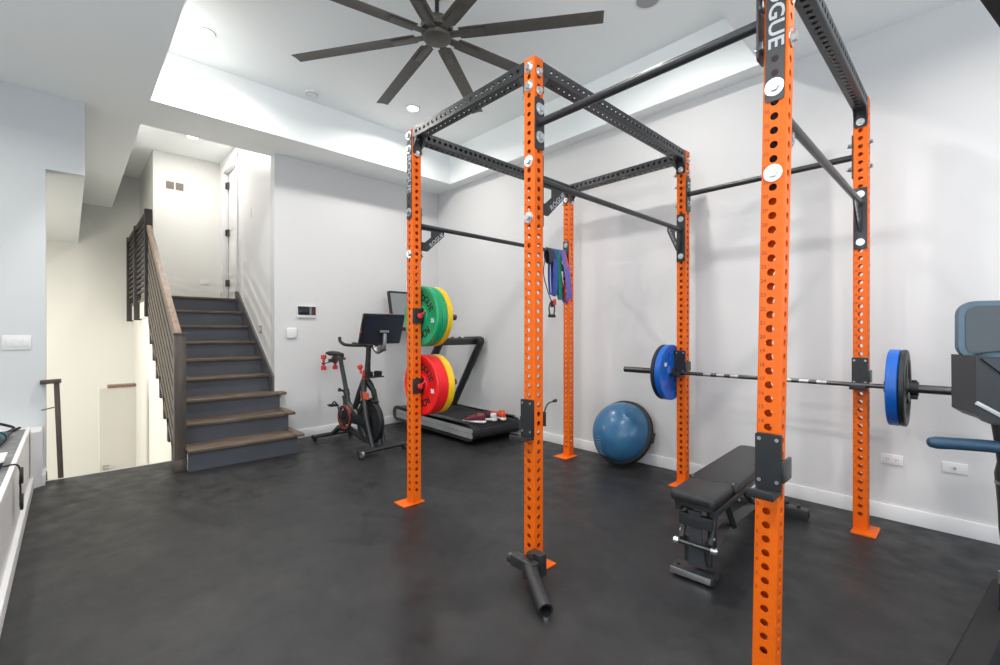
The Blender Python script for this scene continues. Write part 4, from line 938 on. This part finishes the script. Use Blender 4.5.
# ------------------------------------------------------------------ ceiling fan
FC = (-1.12, 0.17); ZF = 3.45
fn = thing('ceiling_fan', 'large dark bronze ceiling fan with eight long blades', 'ceiling fan', T(FC[0], FC[1], ZF, rz=0))
bm = BM(); lathe(bm, (0, 0, -0.03), (0, 0, 1), [(0, 0.0), (0.0, 0.090), (0.005, 0.102), (0.025, 0.106), (0.03, 0.085), (0.045, 0.085)], 48); obj('hub_cover', bm, FANM, fn)
bm = BM(); lathe(bm, (0, 0, 0.015), (0, 0, 1), [(0, 0.085), (0.01, 0.12), (0.06, 0.12), (0.10, 0.09), (0.13, 0.035), (0.14, 0.02)], 48); obj('motor', bm, FANM, fn)
bm = BM(); cyl(bm, (0, 0, 0.13), (0, 0, ZT - ZF - 0.001), 0.016, n=16); lathe(bm, (0, 0, ZT - ZF - 0.06), (0, 0, 1), [(0, 0.03), (0.03, 0.065), (0.059, 0.07)], 32); obj('downrod', bm, BLKP, fn)
for deg in (36.9, 81.5, 124.8, 170.0, 212.8, 258.5, 304.0, 350.5):
    a = math.radians(deg); Mr = Matrix.Rotation(a, 4, 'Z'); pt = Matrix.Rotation(math.radians(-9), 4, 'X')
    bm = BM(); box(bm, 0.09, 0.36, -0.027, 0.027, -0.007, 0.006, 0.002, Mr @ pt)
    ir = obj('blade_iron', bm, FANM, fn)
    bm = BM(); r = [[bm.verts.new(Mr @ pt @ Vector((xx, yy, zz))) for yy, zz in ((-wd, 0.002), (-wd * 0.5, 0.011), (wd * 0.5, 0.014), (wd, 0.009), (wd, 0.004), (0, 0.006), (-wd, -0.001))] for xx, wd in ((0.17, 0.052), (0.24, 0.056), (0.8, 0.056), (1.205, 0.056))]
    skin(bm, r); obj('blade', bm, FANM, fn)

# ------------------------------------------------------------------ ceiling fittings
for i, p in enumerate([DOWN[0], DOWN[1], DOWN[2], DOWN[3], DOWN[4], DOWN[5], DOWN[6], DOWN[7], (-5.62, -0.60, ZL)]):
    lab = {0: 'glowing recessed downlight in tray ceiling left of the fan', 1: 'glowing recessed downlight in tray ceiling behind the fan blades, above the orange rack', 8: 'recessed downlight in the ceiling over the upper stair landing', 2: 'recessed downlight in tray ceiling in front of the rack', 3: 'recessed downlight in tray ceiling above the rack middle', 4: 'recessed downlight in the lower ceiling in front of the right window', 5: 'recessed downlight in the lower ceiling above the cardio machine', 6: 'recessed downlight in the lower ceiling over the low white counter', 7: 'recessed downlight in the lower ceiling before the front window'}[i]
    dl = thing('downlight', lab, 'light', T(*p), 'recessed ceiling downlights')
    bm = BM(); hollow(bm, (0, 0, -0.008), (0, 0, 1), [(0, 0.064), (0.0, 0.078), (0.004, 0.082), (0.0075, 0.082), (0.0075, 0.062)], 36); obj('trim_ring', bm, WHITEP, dl)
    bm = BM(); cyl(bm, (0, 0, -0.0045), (0, 0, -0.0005), 0.063, n=32); obj('lens', bm, LAMPM, dl)
sd = thing('smoke_detector', 'small round white smoke detector on the tray ceiling', 'smoke detector', T(-3.205, 0.054, ZT))
bm = BM(); lathe(bm, (0, 0, 0), (0, 0, -1), [(0.0005, 0.066), (0.018, 0.066), (0.022, 0.056), (0.036, 0.05), (0.04, 0.03)], 32); obj('body', bm, WHITEP, sd)
bm = BM(); hollow(bm, (0, 0, -0.024), (0, 0, -1), [(0, 0.05), (0, 0.058), (0.008, 0.056), (0.008, 0.05)], 32); obj('vent_ring', bm, GREYM, sd)
cs = thing('ceiling_grille', 'round grey speaker grille set in the ceiling at the top edge', 'speaker', T(-0.094, 1.392, ZT))
bm = BM(); hollow(bm, (0, 0, -0.006), (0, 0, 1), [(0, 0.085), (0, 0.10), (0.0055, 0.10), (0.0055, 0.085)], 36); obj('rim', bm, WHITEP, cs)
bm = BM(); cyl(bm, (0, 0, -0.004), (0, 0, -0.0005), 0.085, n=36); obj('grille', bm, mat('grey_grille', (0.35, 0.36, 0.37), 0.6, noise=0.1, nscale=200), cs)

# ------------------------------------------------------------------ wall fittings
th = thing('thermostat', 'wall panel with dark screen and white frame above the bike', 'thermostat', T(XB, 0.258, 1.50))
bm = BM(); box(bm, 0.0005, 0.018, -0.112, 0.112, -0.072, 0.066, 0.004); obj('frame', bm, WHITEP, th)
bm = BM(); box(bm, 0.018, 0.020, -0.106, 0.106, -0.040, 0.062, 0.001); obj('screen', bm, GLASSB, th)
bm = BM(); box(bm, 0.020, 0.0205, 0.066, 0.10, -0.034, 0.056); obj('red_display', bm, mat('dark_red_glass', (0.10, 0.012, 0.02), 0.2, noise=0.1), th)
bm = BM(); box(bm, 0.020, 0.0205, 0.03, 0.06, -0.034, 0.056); obj('grey_display', bm, mat('grey_glass', (0.16, 0.18, 0.20), 0.2, noise=0.1), th)
bm = BM(); box(bm, XB + 0.0005, XB + 0.022, 0.028, 0.142, 1.185, 1.305, 0.012); tag(obj('blank_plate', bm, WHITEP), 'square white cover plate below left of the dark screen panel', 'wall plate')
bm = BM(); prism(bm, rrect(-0.0, 0.0, 0, 0, 0) if False else [(-0.01, -0.03), (0.01, -0.03), (0.01, 0.03), (-0.01, 0.03)], 0, 0, 0.001); bm.free()
# step light beside the stairs and a hook mark
sl = thing('step_light', 'small square brass step light in the wall beside the stairs', 'light', T(-4.412, YW, 1.29))
bm = BM(); box(bm, -0.045, 0.045, -0.008, -0.0005, -0.045, 0.045, 0.003); obj('frame', bm, BRASS, sl)
bm = BM(); box(bm, -0.028, 0.028, -0.0095, -0.008, -0.028, 0.028); obj('lens', bm, WHITEP, sl)
bm = BM(); box(bm, -4.86, -4.81, YW - 0.006, YW - 0.0005, 2.74, 2.85, 0.002); tag(obj('blank_plate', bm, WHITEP), 'small white cover plate high on the stair wall', 'wall plate')
# return air vent
vt = thing('air_vent', 'twin brown grey air vent high on the landing wall', 'vent', T(-6.5, -0.675, 3.405))
for y in (-0.058, 0.058):
    bm = BM(); box(bm, 0.0005, 0.004, y - 0.048, y + 0.048, -0.055, 0.055); gl = obj('grille', bm, VENTM, vt)
    bm = BM()
    for q in range(6): box(bm, 0.004, 0.009, y - 0.046, y + 0.046, -0.050 + q * 0.018, -0.042 + q * 0.018)
    obj('louver', bm, mat('vent_louver', (0.28, 0.24, 0.215), 0.6, noise=0.05), gl)
bm = BM(); box(bm, -6.4995, -6.49, -0.37, -0.25, 1.98, 2.05, 0.003); tag(obj('outlet', bm, WHITEP), 'white outlet low on the landing wall above the top step', 'outlet')
# outlets on the right wall
def outlet(label, xc, zc, w_, h_, kind):
    o = thing('wall_outlet', label, 'outlet', T(xc, YR, zc))
    bm = BM(); box(bm, -w_ / 2, w_ / 2, -0.007, -0.0005, -h_ / 2, h_ / 2, 0.003); obj('cover_plate', bm, WHITEP, o)
    if kind:
        for sx in (-1, 1):
            bm = BM(); prism(bm, rrect(sx * 0.024 - 0.016, sx * 0.024 + 0.016, -0.014, 0.014, 0.005), 1, -0.009, -0.007); s_ = obj('socket', bm, TRIM, o)
            bm = BM()
            for dz in (-0.006, 0.006): box(bm, sx * 0.024 - 0.009, sx * 0.024 + 0.001, -0.0095, -0.009, dz - 0.001, dz + 0.001)
            cyl(bm, (sx * 0.024 + 0.008, -0.0095, 0), (sx * 0.024 + 0.008, -0.009, 0), 0.0025, n=10); obj('slot', bm, BLACKM, s_)
    else:
        bm = BM(); lathe(bm, (0, -0.007, 0), (0, -1, 0), [(0, 0.007), (0.008, 0.007), (0.008, 0.003)], 12); obj('coax_jack', bm, BRUSH, o)
    return o
outlet('white double outlet on the right wall behind the right orange post', 1.247, 0.405, 0.115, 0.066, True)
outlet('white wall plate with a small round jack near right edge', 1.545, 0.412, 0.115, 0.066, False)
# light switch on the left wall
sw = thing('light_switch', 'white three-gang light switch on the left wall', 'light switch', T(-3.88, -2.12, 1.17))
bm = BM(); box(bm, 0.0005, 0.008, -0.085, 0.085, -0.06, 0.06, 0.004); obj('cover_plate', bm, WHITEP, sw)
for y in (-0.048, 0, 0.048):
    bm = BM(); box(bm, 0.008, 0.013, y - 0.016, y + 0.016, -0.033, 0.033, 0.003); obj('rocker', bm, WHITEP, sw)

# ------------------------------------------------------------------ window seat / counter on the left with things on it
ct = thing('low_counter', 'low white counter with a grey inset top along the left side', 'counter', T(0, 0, 0))
bm = BM(); box(bm, -3.62, -0.6, -2.055, -2.035, 0, 0.475); box(bm, -3.62, -0.6, -2.052, -2.03, 0.455, 0.495, 0.002); box(bm, -3.62, -3.60, -3.58, -2.05, 0, 0.47); box(bm, -0.62, -0.6, -3.58, -2.05, 0, 0.47); obj('cabinet_body', bm, TRIM, ct)
bm = BM(); box(bm, -3.60, -0.62, -3.58, -2.053, 0.44, 0.482, 0.002); obj('worktop', bm, CONC, ct)
bm = BM(); box(bm, -3.62, -0.6, -2.035, -2.012, 0, 0.09, 0.003); box(bm, -3.878, -3.62, -1.97, -1.948, 0, 0.09, 0.003); obj('plinth', bm, TRIM, ct)
bm = BM(); box(bm, -3.878, -3.62, -3.58, -1.97, 0, 0.452, 0.002); obj('end_panel', bm, TRIM, ct)
bm = BM(); prism(bm, [(-3.62, -1.97), (-3.62, -2.03), (-3.56, -2.03)], 2, 0.0, 0.45); obj('corner_filler', bm, TRIM, ct)
bm = BM(); tube(bm, curve([(-3.0, -2.25, 0.49), (-3.3, -2.19, 0.495), (-3.56, -2.12, 0.50), (-3.60, -2.17, 0.53), (-3.5, -2.22, 0.56), (-3.3, -2.26, 0.55), (-3.2, -2.2, 0.51), (-3.4, -2.15, 0.495), (-3.58, -2.09, 0.50)], 6), 0.010, 8)
tag(obj('power_cable', bm, RUBBER), 'thick black cable coiled at the far end of the low counter', 'cable')
mg = thing('handheld_massager', 'teal and black tapered hand tool lying on the low counter', 'massage tool', T(-3.0, -2.16, 0.527, rz=math.radians(172)))
bm = BM(); lathe(bm, (0.0, 0, 0), (1, 0, 0.0), [(-0.22, 0.03), (-0.20, 0.042), (-0.05, 0.042), (0.0, 0.036)], 24); obj('body', bm, TEAL, mg)
bm = BM(); lathe(bm, (0.0, 0, 0), (1, 0, -0.06), [(0.0, 0.037), (0.03, 0.034), (0.2, 0.018), (0.32, 0.006)], 20); obj('nose', bm, BLKP, mg)
bm = BM(); hollow(bm, (-0.008, 0, 0), (1, 0, 0), [(0, 0.034), (0, 0.045), (0.02, 0.044), (0.02, 0.034)], 24); obj('ring', bm, TEAL, mg)
nb = thing('charger', 'navy and white charger block at the near edge of the counter', 'charger', T(-2.22, -2.10, 0.495))
bm = BM(); box(bm, -0.06, 0.12, -0.05, 0.02, 0.0, 0.035, 0.006); obj('body', bm, NAVY, nb)
bm = BM(); box(bm, -0.12, 0.12, -0.055, 0.03, 0.035, 0.05, 0.004); obj('cap', bm, WHITEP, nb)
hc = thing('hanging_cable', 'black cable with two clips dangling over the counter front', 'cable', T(-2.13, -2.018, 0.495))
bm = BM(); tube(bm, curve([(-0.02, -0.06, 0.002), (-0.02, -0.01, 0.006), (-0.02, 0.008, -0.03), (0.03, 0.010, -0.09), (-0.01, 0.010, -0.13), (0.02, 0.010, -0.19)]), 0.0045, 8); obj('cord', bm, RUBBER, hc)
for z in (-0.05, -0.20):
    bm = BM(); tube(bm, curve([(-0.03, 0.014, z), (0.0, 0.016, z + 0.035), (0.04, 0.014, z - 0.005), (0.015, 0.016, z - 0.045), (-0.04, 0.014, z - 0.04)], closed=True), 0.007, 8, closed=True); box(bm, -0.015, 0.02, 0.008, 0.022, z - 0.05, z + 0.02, 0.004); obj('clip', bm, BLKP, hc)
